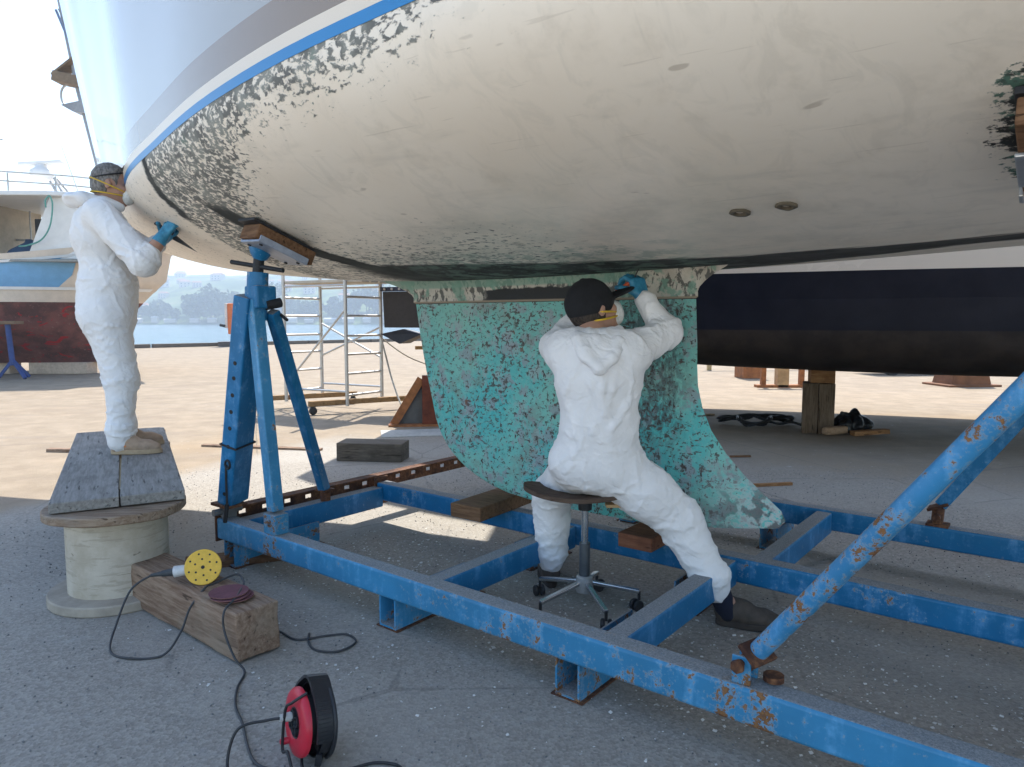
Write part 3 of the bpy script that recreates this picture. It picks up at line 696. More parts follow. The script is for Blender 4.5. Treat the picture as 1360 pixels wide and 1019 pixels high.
# ================================================================= the cradle
def blue_paint(name, base=(.02, .16, .5), rustiness=.5, dustf=1., edge=False):
    m = Mat(name, base, .5, spec=.35)
    big = m.noise(2.2, 4, .6); mid = m.noise(15, 6, .72); fine = m.noise(60, 5, .7); ver = m.noise(1, 4, .6, vec=m.tc(scale=(16, 16, 2)))
    lt = tuple(min(1, v * 1.35 + .10) for v in base)
    c = m.mix(big.ss(.35, .65), base, tuple(v * .78 for v in base)); c = m.mix((mid * .5 + ver * .5).ss(.48, .66) * .65, c, lt)
    c = m.mix(fine.ss(.6, .7) * .3, c, (.3, .36, .4))
    lowz = m.xyz()[2].ss(.16, .115) * .05 if edge else 0
    jx_ = m.xyz()[0]; jn_ = ((jx_ - 1.30).abs().ss(.13, .02)).max((jx_ + 1.05).abs().ss(.14, .02)) * (ver * .6 + .25) * .16 if edge else 0
    rf_ = mid * .55 + big * .3 + fine * .15 + lowz + jn_
    r = (rf_ - (.66 - rustiness * .13)).ss(0, .02)
    halo = (rf_ - (.62 - rustiness * .13)).ss(0, .03)
    c = m.mix(halo * .6, c, (.22, .3, .36)); c = m.mix(r, c, m.mix(fine.ss(.35, .65), (.09, .038, .02), (.26, .125, .05)))
    nz = m.normal()[2]; dz = nz.ss(.7, .9) * (mid * .6 + fine * .4).ss(.26, .4) * dustf
    dc = m.mix((m.noise(170, 4, .8)).ss(.32, .68), (.15, .15, .148), (.36, .355, .34)); c = m.mix(dz * .88, c, dc)
    m.color(c); m.rough(r * .4 + dz * .4 + .4); m.bump(fine * .3 + r * -.5 + dz * fine, .002, .8); return m.mat
bluem = blue_paint('weathered_blue_paint', (.045, .24, .44), .56, 1., True)
bluem2 = blue_paint('cleaner_blue_paint', (.012, .165, .36), .25)
rustm = Mat('rusty_steel', (.12, .05, .025), .85); n = rustm.noise(12, 5, .7); n2 = rustm.noise(50, 4, .7)
rustm.color(rustm.mix(n.ss(.35, .65), (.055, .022, .014), rustm.mix(n2.ss(.4, .65), (.13, .05, .022), (.24, .105, .045)))); rustm.bump(n2, .002); rustm = rustm.mat
CR = thing('boat_cradle', 'blue painted steel cradle of three long beams lying under the yacht keel', 'boat cradle', BOAT_LOC, BOAT_ROT)
def beam(name, s0, s1, mm, w, z0, z1, mt):
    MB().bar((s0 + 2, mm - 3.085, (z0 + z1) / 2), (s1 + 2, mm - 3.085, (z0 + z1) / 2), w, z1 - z0).build(name, mt, CR, bevel=.012, seg=3)
def cross(name, s, m0, m1, w, z0, z1, mt):
    MB().bar((s + 2, m0 - .008 - 3.085, (z0 + z1) / 2), (s + 2, m1 + .008 - 3.085, (z0 + z1) / 2), w, z1 - z0).build(name, mt, CR, bevel=.01, seg=3)
beam('long_beam', -3.55, 4.6, 2.0, .092, .137, .25, bluem); beam('long_beam', -3.52, 4.6, 3.085, .09, .137, .25, bluem2); beam('long_beam', -2.1, 4.6, 4.175, .09, .137, .25, bluem2)
for s, a, b in ((-2.02, 2.055, 3.033), (-1.17, 2.055, 3.033), (.9, 2.055, 3.033), (2.8, 2.055, 3.033), (-1.05, 3.137, 4.123), (.9, 3.137, 4.123), (2.8, 3.137, 4.123)):
    cross('cross_beam', s, a, b, .085, .125, .24, bluem2)
# end channel with a row of bolt holes, in rust and blue
cross('end_beam', -3.50, 2.055, 3.033, .09, .1, .225, bluem2)
hb = MB(); y0, y1 = 2.06 - 3.085, 4.3 - 3.085
hb.box((-1.63, (y0 + y1) / 2, .20), (.012, y1 - y0, .036)); hb.box((-1.63, (y0 + y1) / 2, .262), (.012, y1 - y0, .036))
for k in range(16): hb.box((-1.63, y0 + .02 + (y1 - y0 - .04) * k / 15, .231), (.011, .1, .026))
hb.box((-1.60, (y0 + y1) / 2, .274), (.07, y1 - y0, .01)); hb.build('hole_strip', rustm, CR)
cap_ = MB(); cap_.box((-1.556, 2.0 - 3.085, .2), (.012, .1, .16)); cap_.build('end_cap', rustm, CR, bevel=.003)
cap_ = MB(); cap_.box((-1.526, 0, .19), (.012, .112, .18)); cap_.build('end_cap', rustm, CR, bevel=.003)
def channel(s, m0, m1):                                   # open box section feet under the beams
    mb = MB(); y0, y1 = m0 - 3.085, m1 - 3.085; yc = (y0 + y1) / 2; L_ = y1 - y0
    mb.box((s + 2, yc, .008), (.10, L_, .012)); mb.box((s + 2 - .046, yc, .074), (.008, L_, .12)); mb.box((s + 2 + .046, yc, .074), (.008, L_, .12))
    mb.build('foot', bluem, CR)
    p = MB(); p.box((s + 2, yc + .01, .0035), (.13, L_ + .03, .005)); p.build('foot_plate', rustm, CR)
for s in (-3.45, -2.22, -1.31, .9, 2.8):
    channel(s, 1.965, 2.5)
    if s > -3: channel(s, 2.9, 3.25); channel(s, 4.0, 4.3)

# --- wood blocks between keel and beam
def wood(name, a, b, rough=.85, sc=1., grey=None, ax=0):
    m = Mat(name, a, rough, spec=.2); sv = [6, 60, 60]; 
    if ax: sv[0], sv[ax] = sv[ax], sv[0]
    g = m.noise(sc, 5, .65, .3, vec=m.tc(scale=tuple(sv))); big = m.noise(4, 4, .6); fine = m.noise(90, 4, .7); cr = m.noise(sc, 3, .6, .1, vec=m.tc(scale=tuple(v * .7 for v in sv), loc=(3, 3, 3)))
    c = m.mix(g.ss(.3, .68), a, b); c = m.mix(cr.ss(.62, .68) * .8, c, tuple(v * .3 for v in a)); c = m.mix(big.ss(.5, .7) * .5, c, grey or tuple(v * .6 for v in a))
    c = m.mix(fine.ss(.62, .7) * .3, c, tuple(min(1, v * 1.7) for v in b)); m.color(c); m.bump(g * .6 + fine * .2 - cr.ss(.6, .7) * .6, .004, .9); return m.mat
brownw = wood('brown_block_wood', (.12, .062, .032), (.22, .12, .065)); oldw = wood('old_timber', (.17, .1, .065), (.32, .225, .16), grey=(.25, .2, .15)); redw = wood('reddish_block_wood', (.16, .06, .035), (.26, .11, .06))
greyw = wood('grey_plank_wood', (.19, .18, .165), (.31, .295, .275), grey=(.15, .145, .135))
def boat_block(name, x, y, z, sz, mt, label, rot=0., cat='wood block'):
    p = bw(x, y, z); o = MB().box((0, 0, sz[2] / 2), sz).jitter(.004, 9, x).build(name, mt, loc=p, rotz=BOAT_ROT + rot, bevel=.006); return tag(o, label, cat)
boat_block('keel_block', -.50, -.03, .252, (.2, .62, .075), brownw, 'long brown wooden block laid across the blue beam under the front of the keel', .06)
boat_block('keel_block', .46, -.06, .252, (.17, .34, .066), redw, 'reddish wooden block under the keel just behind the seated man')
def skin(s, yy):
    z0 = hull_at(s, yy); e = .02; gx = (hull_at(s + e, yy) - z0) / e; gy = (hull_at(s, yy + e) - z0) / e
    return Vector((s + 2, yy, z0)), Vector((gx, gy, -1)).normalized()
# ================================================================= jack stands holding the yacht
def bl(s, mm, z, o=(0, 0, 0)): return Vector((s + 2 - o[0], mm - 3.085 - o[1], z))      # boat frame coordinates
J = thing('jack_stand', 'tall blue three legged jack stand with screw handle and wood pad under the yacht bow', 'jack stand', bw(-1.5, -1.03, .25), BOAT_ROT)
o_ = (-1.5, -1.03, .25)
def jl(x, y, z): return (x - o_[0], y - o_[1], z - o_[2])
apex = (-1.345, -.955, 1.44)
ml = MB(); ml.bar(jl(-1.50, -1.06, .335), jl(-1.192, -1.108, 1.42), .14, .09, (1, .3, 0))
ml.build('main_leg', bluem2, J, bevel=.008)
bs = MB(); bs.box(jl(-1.515, -1.075, .32), (.16, .12, .015)); bs.build('leg_flange', rustm, J)
pv = MB(); pv.bar(jl(-1.525, -1.08, .255), jl(-1.515, -1.075, .315), .075, .05, (1, 0, 0)); pv.cyl(jl(-1.525, -1.16, .285), jl(-1.525, -1.0, .285), .018, n=10); pv.build('pivot', plain('grey_steel', (.2, .2, .2), .5, .4, scale=20), J)
a = Vector(jl(-1.50, -1.06, .335)); b = Vector(jl(-1.192, -1.108, 1.42)); M3 = frame_to(b - a, (1, .3, 0)); nrm = M3.col[1] * -1
if nrm.dot(Vector((0, -1, 0))) < 0: nrm = -nrm
for t in (.06, .2, .3, .39, .47, .55, .63, .7):
    p = a.lerp(b, t) + nrm * .070; MB().cyl(p - nrm * .004, p + nrm * .0012, .011, n=12).build('bolt_hole', darkm, J)
l2 = MB(); l2.bar(jl(-1.148, -1.115, 1.40), jl(-1.07, -1.085, .36), .062, .062, (0, 1, .2)); l2.build('leg', bluem, J, bevel=.006)
l3 = MB(); l3.bar(jl(-1.123, -1.035, 1.34), jl(-1.46, -.50, .30), .055, .055, (1, 0, .2)); l3.build('leg', bluem2, J, bevel=.006)
f2 = MB(); f2.box(jl(-1.062, -1.088, .30), (.1, .08, .1)); f2.cyl(jl(-1.062, -1.15, .31), jl(-1.062, -1.03, .31), .016, n=10); f2.build('foot_bracket', bluem, J, bevel=.006)
f3 = MB(); f3.box(jl(-1.463, -.49, .295), (.08, .08, .012)); f3.cyl(jl(-1.463, -.49, .23), jl(-1.463, -.49, .295), .03, n=12); f3.build('foot_bracket', rustm, J)
hd = MB(); hd.cyl(jl(-1.163, -1.098, 1.30), jl(-1.151, -1.09, 1.53), .05, n=18); hd.build('screw_tube', bluem2, J, smooth=True, auto=40)
cl = MB(); cl.box(jl(-1.143, -1.085, 1.41), (.11, .11, .11)); cl.build('collar', bluem2, J, bevel=.01)
kn = MB(); kn.cyl(jl(-1.10, -1.085, 1.37), jl(-1.09, -1.01, 1.385), .024, n=14); kn.cyl(jl(-1.13, -.99, 1.33), jl(-1.01, -1.03, 1.30), .008, n=8); kn.build('hinge_bolt', darkm, J, smooth=True, auto=40)
sc = MB(); sc.cyl(jl(-1.151, -1.09, 1.53), jl(-1.14, -1.082, 1.65), .026, n=14); sc.build('screw', darkm, J, smooth=True, auto=40)
hn = MB(); hn.cyl(jl(-1.30, -1.14, 1.585), jl(-1.0, -1.05, 1.535), .011, n=10); hn.build('handle_bar', darkm, J, smooth=True, auto=40)
sk_p, sk_n = skin(-3.05, -1.06)
al_ = Vector((.12, 1, 0)); al_ = al_ - sk_n * al_.dot(sk_n)
PM = Matrix.Translation(Vector(jl(*(sk_p + sk_n * .10)))) @ frame_to(al_, tuple(-sk_n)).to_4x4()
def local(mb, M): mb.v = [tuple(M @ Vector(v)) for v in mb.v]; return mb
bp = local(MB().box((.03, -.02, 0), (.26, .19, .012)).box((.03, -.112, .012), (.26, .008, .03)).box((.03, .075, .012), (.26, .008, .03)), PM); bp.build('pad_bracket', plain('silver_paint', (.3, .34, .42), .45, .3, scale=20), J, bevel=.002)
bo = MB();
for x in (-.07, .13):
    for y in (-.08, .04): bo.cyl((x, y, -.012), (x, y, -.004), .009, n=8)
local(bo, PM).build('bolt', darkm, J)
pw = local(MB().box((.045, .0, .045), (.31, .17, .07)), PM); pw.build('pad_plank', brownw, J, bevel=.005)
rb = local(MB().box((.02, .0, .087), (.33, .17, .014)), PM); rb.build('rubber_pad', darkm, J, bevel=.003)
cup = MB(); cup.lathe([(0, -.06), (.032, -.058), (.05, -.03), (.058, 0), (.058, .035), (.02, .05), (0, .05)], 16, Matrix.Translation(jl(-1.13, -1.082, 1.65)) @ frame_to((.3, -.1, 1)).to_4x4() @ Matrix.Rotation(R(90), 4, 'Y')); cup.build('pad_cup', bluem2, J, smooth=True, auto=50)
ch = MB(); ch.tube([jl(-1.445, -1.10, .66), jl(-1.43, -1.13, .64), jl(-1.422, -1.14, .48), jl(-1.42, -1.14, .34)], .006, 6)
ch.cyl(jl(-1.42, -1.14, .345), jl(-1.43, -1.15, .25), .011, n=8); ch.build('pin_chain', darkm, J)
lk = MB()
aa = a.lerp(b, .30)
for sx, sy in ((1, 1), (1, -1), (-1, -1), (-1, 1)): pass
cc = [aa + M3.col[1] * .073 * u + M3.col[2] * .049 * v for u, v in ((1, 1), (1, -1), (-1, -1), (-1, 1))]
lk.tube(cc, .006, 6, closed=True); pr = aa + nrm * .08 + Vector((-.0, 0, -.09)); lk.tube([pr + Vector((.022 * math.cos(t), 0, .022 * math.sin(t))) for t in np.linspace(0, 6.28, 14)[:-1]], .006, 6, closed=True); lk.build('chain_wrap', darkm, J)

# right hand jack stands
J2 = thing('jack_stand', 'thick round blue tube prop pinned to the near beam, leaning to the hull', 'jack stand', bw(1.3, -1.085, .25), BOAT_ROT)
o_ = (1.3, -1.085, .25)
tm = blue_paint('scuffed_tube_paint', (.045, .235, .46), 1.0, .8)
t0, t1 = Vector(jl(1.325, -1.085, .345)), Vector(jl(2.03, -1.30, 1.30))
MB().cyl(t0, t1, .028, n=24).build('tube', tm, J2, smooth=True, auto=40)
MB().cyl(t1, Vector(jl(2.02, -1.25, 1.55)), .02, n=14).build('screw', darkm, J2, smooth=True, auto=40)
dd = (t1 - t0).normalized()
fl_ = MB(); fl_.bar(t0 - dd * .008, t0 + dd * .008, .1, .075); fl_.build('end_plate', rustm, J2, bevel=.003)
lg = MB(); lg.bar(t0 - dd * .085, t0 - dd * .005, .016, .05, (0, 0, 1)); lg.build('lug', rustm, J2, bevel=.003)
ck = MB()
for yy in (-.03, .03): ck.box(jl(1.29, -1.085 + yy, .293), (.055, .012, .085))
ck.build('clevis', bluem, J2, bevel=.004)
pn = MB(); pn.cyl(jl(1.29, -1.15, .315), jl(1.29, -1.02, .315), .012, n=12); pn.cyl(jl(1.29, -1.155, .315), jl(1.29, -1.14, .315), .02, n=6); pn.cyl(jl(1.36, -1.045, .255), jl(1.36, -1.045, .272), .03, n=12); pn.build('pin', rustm, J2, smooth=True, auto=40)
PM2 = Matrix.Translation(jl(2.12, -1.43, 1.60)) @ frame_to((.97, .05, .02), (.05, .72, .5)).to_4x4()
# the pad follows the hull skin at its own place
sp_, sn_ = skin(-.02, -1.19)
M = Matrix.Translation(Vector(jl(*(sp_ + sn_ * .012)))) @ frame_to((1, 0, -.02), tuple(-sn_)).to_4x4()
local(MB().box((0, 0, 0), (.20, .46, .016)), M).build('rubber_pad', darkm, J2, bevel=.003)
local(MB().box((0, 0, -.037), (.19, .44, .055)), M).build('pad_plank', brownw, J2, bevel=.004)
local(MB().box((0, 0, -.07), (.2, .18, .01)).box((-.097, .17, -.03), (.01, .05, .09)), M).build('pad_bracket', plain('bare_steel', (.5, .5, .5), .35, .8), J2, bevel=.003)
J3 = thing('jack_stand', 'dark blue square prop standing on the far beam behind the thick tube at right', 'jack stand', bw(1.50, 1.09, .25), BOAT_ROT); o_ = (1.50, 1.09, .25)
q0, q1 = Vector(jl(1.50, 1.09, .36)), Vector(jl(2.12, .98, 1.30))
MB().bar(q0, q1, .06, .06, (0, 1, 0)).build('tube', bluem2, J3, bevel=.005)
MB().bar(q1, Vector(jl(2.25, .955, 1.5)), .04, .04, (0, 1, 0)).build('screw', darkm, J3)
MB().box(jl(1.49, 1.09, .352), (.1, .1, .014), Matrix.Rotation(R(-25), 3, 'Y')).build('end_plate', rustm, J3)
MB().cyl(jl(1.485, 1.09, .25), jl(1.49, 1.09, .345), .028, n=12).cyl(jl(1.49, 1.03, .30), jl(1.49, 1.15, .30), .016, n=10).box(jl(1.49, 1.09, .256), (.1, .09, .012)).build('pivot', rustm, J3)

# ================================================================= work platform: cable drum, planks, trestle
dm = Mat('cable_drum_ply', (.5, .46, .38), .8, spec=.2); n = dm.noise(5, 5, .65); g = dm.noise(1, 4, .6, vec=dm.tc(scale=(8, 8, 60))); sc_l = dm.noise(1, 3, .6, .8, vec=dm.tc(scale=(4, 4, 22)))
c = dm.mix(n.ss(.35, .65), (.43, .37, .285), (.56, .50, .41)); c = dm.mix(g.ss(.56, .62) * .4, c, (.3, .25, .19)); c = dm.mix(sc_l.ss(.66, .68) * .7, c, (.16, .13, .1)); dm.color(c); dm.bump(g, .002)
rimw = wood('drum_rim_wood', (.2, .13, .085), (.33, .25, .18), grey=(.3, .27, .23))
flw = plain('drum_flange_ply', (.36, .31, .25), .85, var=.3, scale=12)
D = thing('cable_drum', 'upright pale wooden cable drum carrying the near end of the plank platform', 'cable drum', (-1.87, 3.32, 0))
MB().lathe([(0, .045), (.20, .045), (.217, .05), (.217, .40), (.20, .405), (0, .405)], 48).build('core', dm.mat, D, smooth=True, auto=40)
lf = MB(); lf.lathe([(0, 0), (.295, 0), (.3, .006), (.3, .04), (.295, .047), (.215, .05), (0, .05)], 56); lf.build('lower_flange', flw, D, smooth=True, auto=30)
uf = MB(); uf.lathe([(0, .40), (.295, .40), (.3, .405), (.3, .436), (.295, .441), (0, .441)], 56); uf.jitter(.006, 6); uf.build('upper_flange', rimw, D, smooth=True, auto=30)
BT = Vector((-1.04, 1.93, 0)).normalized(); BS = Vector((BT.y, -BT.x, 0)); ba = math.atan2(BT.y, BT.x)
for k, (off, dl, lab) in enumerate(((-.142, .0, 'left weathered grey plank of the platform under the standing man'), (.142, .015, 'right weathered grey plank of the platform under the standing man'))):
    c0 = Vector((-1.80, 3.22, .471)) + BS * off + BT * (1.12 + dl)
    pb = MB().box((0, 0, 0), (2.26, .272, .048)); ob = pb.jitter(.005, 4, k * 3).build('plank', greyw, loc=c0, rotz=ba - (k - .5) * .006, bevel=.004); tag(ob, lab, 'plank')
T = thing('cable_drum', 'second cable drum hidden beneath the far end of the plank platform', 'cable drum', (-2.66, 4.86, 0))
MB().lathe([(0, .045), (.20, .045), (.2, .405), (0, .405)], 40).build('core', dm.mat, T, smooth=True, auto=40)
MB().lathe([(0, 0), (.28, 0), (.28, .045), (0, .05)], 40).build('lower_flange', flw, T, smooth=True, auto=30)
MB().lathe([(0, .40), (.28, .40), (.28, .441), (0, .441)], 40).build('upper_flange', rimw, T, smooth=True, auto=30)
tag(MB().bar((-2.98, 5.22, .455), (-2.60, 5.30, .455), .05, .05).build('batten', brownw), 'dark short batten sticking out under the far end of the planks', 'batten')

# ================================================================= timber block, sander, sanding discs
BL = Vector((.775, -.632, 0)); bang = math.atan2(BL.y, BL.x)
tb = MB(); tb.box((0, 0, .103), (.94, .19, .2)); tbo = tb.build('timber_block', oldw, loc=(-1.34, 2.96, 0), rotz=bang, sub=5)
bm_ = bmesh.new(); bm_.from_mesh(tbo.data)
for v in bm_.verts:
    p = v.co; e = (abs(abs(p.x) - .47) < .01) + (abs(abs(p.y) - .095) < .01) + (abs(abs(p.z - .103) - .1) < .01)
    s_ = mnoise.noise_vector(p * 9) * .006 + mnoise.noise_vector(p * 27) * .003; p += s_
    if e >= 2: p.z -= (p.z - .103) * .05; p.y *= .95 - .03 * abs(mnoise.noise(p * 11))
bm_.to_mesh(tbo.data); bm_.free(); md = tbo.modifiers.new('bevel', 'BEVEL'); md.width = .008; md.segments = 2; md.limit_method = 'ANGLE'; md.angle_limit = R(50)
tag(tbo, 'thick weathered brown timber block on the asphalt carrying the sander and sanding discs', 'timber')
SD = thing('orbital_sander', 'orbital sander lying on its side with yellow perforated pad facing out on the timber block', 'sander', (-1.29, 2.91, .203))
fd = Vector((.22, -.93, .30)).normalized(); SM = Matrix.Translation((.0, -.0, .068)) @ frame_to(fd).to_4x4()      # local x = pad axis
ym = plain('yellow_pad', (.75, .46, .06), .6, var=.15, scale=40)
LX = SM @ Matrix.Rotation(R(90), 4, 'Y')
pd = MB(); pd.lathe([(0, .0), (.068, .0), (.073, .003), (.073, .009), (.071, .0115), (0, .0115)], 48, LX); pd = pd.build('sanding_pad', ym, SD, smooth=True, auto=30)
hs = MB(); hs.lathe([(0, .0118), (.0075, .0118), (.0075, .0123), (0, .0123)], 14, LX)
for k in range(8): a_ = k * math.pi / 4 + .3; hs.lathe([(0, .0116), (.0042, .0116), (.0042, .0121), (0, .0121)], 10, LX @ Matrix.Translation((.056 * math.cos(a_), .056 * math.sin(a_), 0)))
for k in range(6): a_ = k * math.pi / 3 + .1; hs.lathe([(0, .0116), (.0042, .0116), (.0042, .0121), (0, .0121)], 10, LX @ Matrix.Translation((.033 * math.cos(a_), .033 * math.sin(a_), 0)))
hs.build('dust_hole', darkm, pd)
bd = MB(); bd.lathe([(0, -.13), (.03, -.128), (.042, -.115), (.04, -.09), (.035, -.07), (.05, -.05), (.062, -.03), (.068, -.012), (.066, -.0), (0, 0)], 28, LX); bd.build('housing', plain('dark_blue_plastic', (.02, .045, .075), .45), SD, smooth=True, auto=50)
SA = Vector((-.97, -.12, -.12)).normalized(); pc = Vector((-.05, .015, .055))
MB().cyl(pc, pc + SA * .075, .02, .024, 16).build('dust_port', plain('light_grey_plastic', (.6, .6, .6), .5), SD, smooth=True, auto=40)
MB().cyl(pc + SA * .075, pc + SA * .125, .017, .013, 14).cyl(pc + SA * .125, pc + SA * .17, .011, .007, 10).build('cable_gland', plain('grey_rubber', (.05, .055, .06), .55), SD, smooth=True, auto=40)
cabm = plain('grey_cable', (.045, .046, .05), .5, scale=60)
cb = MB(); p0 = Vector(SD.location) + pc + SA * .17
cb.tube(crom([p0, p0 + Vector((-.07, -.03, -.05)), (-1.60, 2.80, .08), (-1.575, 2.70, .009), (-1.47, 2.64, .007), (-1.35, 2.66, .009), (-1.31, 2.73, .07), (-1.29, 2.775, .15), (-1.25, 2.83, .213), (-1.235, 2.86, .215), (-1.17, 2.95, .225), (-1.12, 2.90, .212), (-1.085, 2.78, .226), (-1.075, 2.69, .222), (-1.09, 2.622, .2), (-1.085, 2.605, .13), (-1.03, 2.555, .05), (-.985, 2.53, .009), (-.97, 2.42, .006), (-.93, 2.30, .006), (-.87, 2.20, .006), (-.82, 2.10, .006), (-.775, 2.02, .006), (-.74, 1.98, .006), (-.70, 1.96, .006), (-.66, 1.935, .006), (-.56, 1.91, .006)], 8), .0045, 8)
tag(cb.build('power_cable', cabm, smooth=True), 'thin grey power cable looping from the sander over the timber to the cable reel', 'cable')
cb = MB(); cb.tube(crom([(-1.02, 2.90, .02), (-.95, 2.86, .008), (-.87, 2.80, .007), (-.76, 2.84, .006), (-.68, 2.85, .006), (-.63, 2.78, .006), (-.68, 2.70, .006), (-.77, 2.71, .006), (-.82, 2.78, .006), (-.84, 2.86, .006)], 8), .0045, 8)
tag(cb.build('cable_loop', cabm, smooth=True), 'loop of grey cable on the asphalt just right of the timber block', 'cable')
mar = plain('maroon_abrasive', (.16, .06, .075), .9, var=.3, scale=90); tan_ = plain('paper_backing', (.25, .13, .09), .85)
for k, (dx, dy, r, tl, lab) in enumerate(((0, 0, .074, .0, 'bottom maroon sanding disc, its edge showing at the right of the pile on the timber'), (-.012, -.006, .075, .02, 'middle maroon sanding disc in the pile on the timber block'), (-.022, .004, .075, .03, 'top maroon sanding disc in the pile on the timber block'))):
    d_ = thing('sanding_disc', lab, 'sanding disc', (-1.10 + dx, 2.745 + dy, .211 + k * .006)); q = MB(); q.lathe([(0, .0017), (r, .0017 + tl * .12), (r, .003 + tl * .12), (0, .003)], 40); q.build('abrasive_face', mar, d_, smooth=True, auto=30)
    q = MB(); q.lathe([(0, 0), (r, tl * .12), (r, .0016 + tl * .12), (0, .0016)], 40); q.build('backing', tan_, d_, smooth=True, auto=30)

# ================================================================= cable reel
CRL = thing('cable_reel', 'red and black plastic cable reel standing on the asphalt in the foreground', 'cable reel', (-.60, 2.035, 0)); CRL.scale = (.85, .85, .85)
redp = plain('red_plastic', (.55, .022, .045), .35, var=.15, scale=8); blk = plain('black_plastic', (.022, .023, .027), .42, scale=15)
RX = Vector((-.80, -.56, .10)).normalized(); RM = Matrix.Translation((0, 0, .135)) @ frame_to(RX).to_4x4() @ Matrix.Rotation(R(90), 4, 'Y')
q = MB(); q.lathe([(.05, .055), (.056, .06), (.085, .062), (.108, .056), (.115, .047), (.115, .035), (.10, .03), (.05, .03)], 48, RM); q.build('front_disc', redp, CRL, smooth=True, auto=45)
q = MB(); q.lathe([(0, .048), (.05, .05), (.054, .056), (.05, .058), (.046, .054), (0, .054)], 32, RM)
q.build('socket_panel', blk, CRL, smooth=True, auto=45)
for k in range(4):
    a_ = k * math.pi / 2 + .5; s_ = MB(); s_.lathe([(.0185, .054), (.0185, .064), (.0145, .064), (.013, .057), (0, .057)], 18, RM @ Matrix.Translation((.027 * math.cos(a_), .027 * math.sin(a_), 0))); s_.build('socket', blk, CRL, smooth=True, auto=45)
q = MB(); q.lathe([(0, .03), (.075, .03), (.08, .02), (.08, -.03), (.075, -.035), (0, -.035)], 32, RM); q.build('winding', plain('wound_cable', (.02, .02, .022), .5), CRL, smooth=True, auto=45)
q = MB(); q.lathe([(.0, -.035), (.112, -.035), (.118, -.03), (.121, .0), (.124, .0), (.124, -.045), (.11, -.055), (0, -.055)], 48, RM); q.build('back_disc', blk, CRL, smooth=True, auto=40)
def rp(r, a_, z): return RM @ Vector((r * math.cos(a_), r * math.sin(a_), z))
top_ang = max(np.linspace(0, 6.28, 200), key=lambda t: rp(1, t, 0).z)
q = MB()
for sgn in (-1,):
    path = [rp(.128 + .022 * math.exp(-((t - top_ang) / .35) ** 2), t, -.012) for t in np.linspace(top_ang - 1.75, top_ang + 1.75, 36)]
    for i in range(35): q.bar(path[i], path[i + 1], .072, .010, tuple((path[i] - RM.translation).normalized()))
q.bar(rp(.10, top_ang + 3.14 - .8, -.02), rp(.13, top_ang + 3.14 - .5, -.02), .08, .02); q.bar(rp(.10, top_ang + 3.14 + .8, -.02), rp(.13, top_ang + 3.14 + .5, -.02), .08, .02)
q.build('handle_shell', blk, CRL)
q = MB(); q.tube([rp(.13, t, -.04) for t in np.linspace(top_ang - 2.6, top_ang + 2.6, 40)], .008, 8); q.build('rear_frame', blk, CRL, smooth=True)
q = MB(); q.lathe([(0, .05), (.012, .05), (.012, .085), (.008, .09), (0, .09)], 14, RM @ Matrix.Translation((.085 * math.cos(top_ang + 2.7), .085 * math.sin(top_ang + 2.7), 0))); q.build('crank_knob', redp, CRL, smooth=True, auto=45)
q = MB(); q.cyl(rp(.03, top_ang + 1.2, .06), rp(.032, top_ang + 1.2, .10), .017, .012, 14); q.build('plug', plain('pale_plug', (.45, .44, .42), .5), CRL, smooth=True, auto=40)
W0 = Vector(CRL.location)
cb = MB(); cb.tube(crom([W0 + .85 * rp(.032, top_ang + 1.2, .10), W0 + .85 * rp(.06, top_ang + 1.6, .13), (-.80, 1.99, .11), (-.82, 1.955, .03), (-.78, 1.91, .007), (-.70, 1.885, .007), (-.63, 1.92, .008), (-.645, 1.955, .06), W0 + .85 * rp(.10, top_ang + 2.9, .085), W0 + .85 * rp(.045, top_ang + .3, .088), W0 + .85 * rp(.09, top_ang - .3, .08), W0 + .85 * rp(.125, top_ang - .35, .035)], 9), .0045, 8)
tag(cb.build('reel_cable', plain('black_cable', (.02, .02, .022), .45), smooth=True), 'black cable looping from the plug across the red face of the cable reel', 'cable')
cb = MB(); cb.tube(crom([W0 + .85 * rp(.10, top_ang + 3.1, .02), (-.60, 1.955, .008), (-.52, 1.94, .007), (-.47, 1.96, .007), (-.40, 1.99, .007), (-.33, 1.975, .007), (-.31, 1.92, .007), (-.34, 1.86, .007), (-.45, 1.84, .007)], 9), .0045, 8)
tag(cb.build('reel_cable', plain('black_cable2', (.022, .022, .025), .45), smooth=True), 'black cable tail curling on the asphalt to the right of the cable reel', 'cable')

# ================================================================= stool
ST_ = thing('swivel_stool', 'swivel stool with curved brown wooden seat and chrome five star base under the seated man', 'stool', (.325, 3.12, 0))
chrome = plain('worn_chrome', (.55, .56, .57), .25, .9, var=.15, scale=30); stw = wood('seat_wood', (.07, .045, .032), (.12, .082, .06))
rows = []
for j in range(2):
    for i in range(13):
        f = i / 12; 
rows = []
for i in range(15):
    r_ = i / 14 * .5 + .0001; row = []
    for k in range(40):
        a_ = 2 * math.pi * k / 40; cx = math.cos(a_); sy = math.sin(a_); x_ = .245 * r_ * 2 * np.sign(cx) * abs(cx) ** .8; y_ = .2 * r_ * 2 * np.sign(sy) * abs(sy) ** .8
        row.append(Vector((x_ - .03, y_ - .01, .545 + .034 * (abs(x_) / .24) ** 2 - .012 * (y_ / .2) + .01 * x_)))
    rows.append(row)
low = [[v - Vector((0, 0, .018 + .008 * (1 - i / 14))) for v in r_] for i, r_ in enumerate(rows)]
sm = MB(); sm.grid(rows + low[::-1], True); sm.build('seat', stw, ST_, smooth=True, auto=50)
MB().box((.13, -.12, .512), (.11, .05, .012)).build('chipped_edge', plain('bare_plywood', (.42, .27, .13), .8, scale=40), ST_)
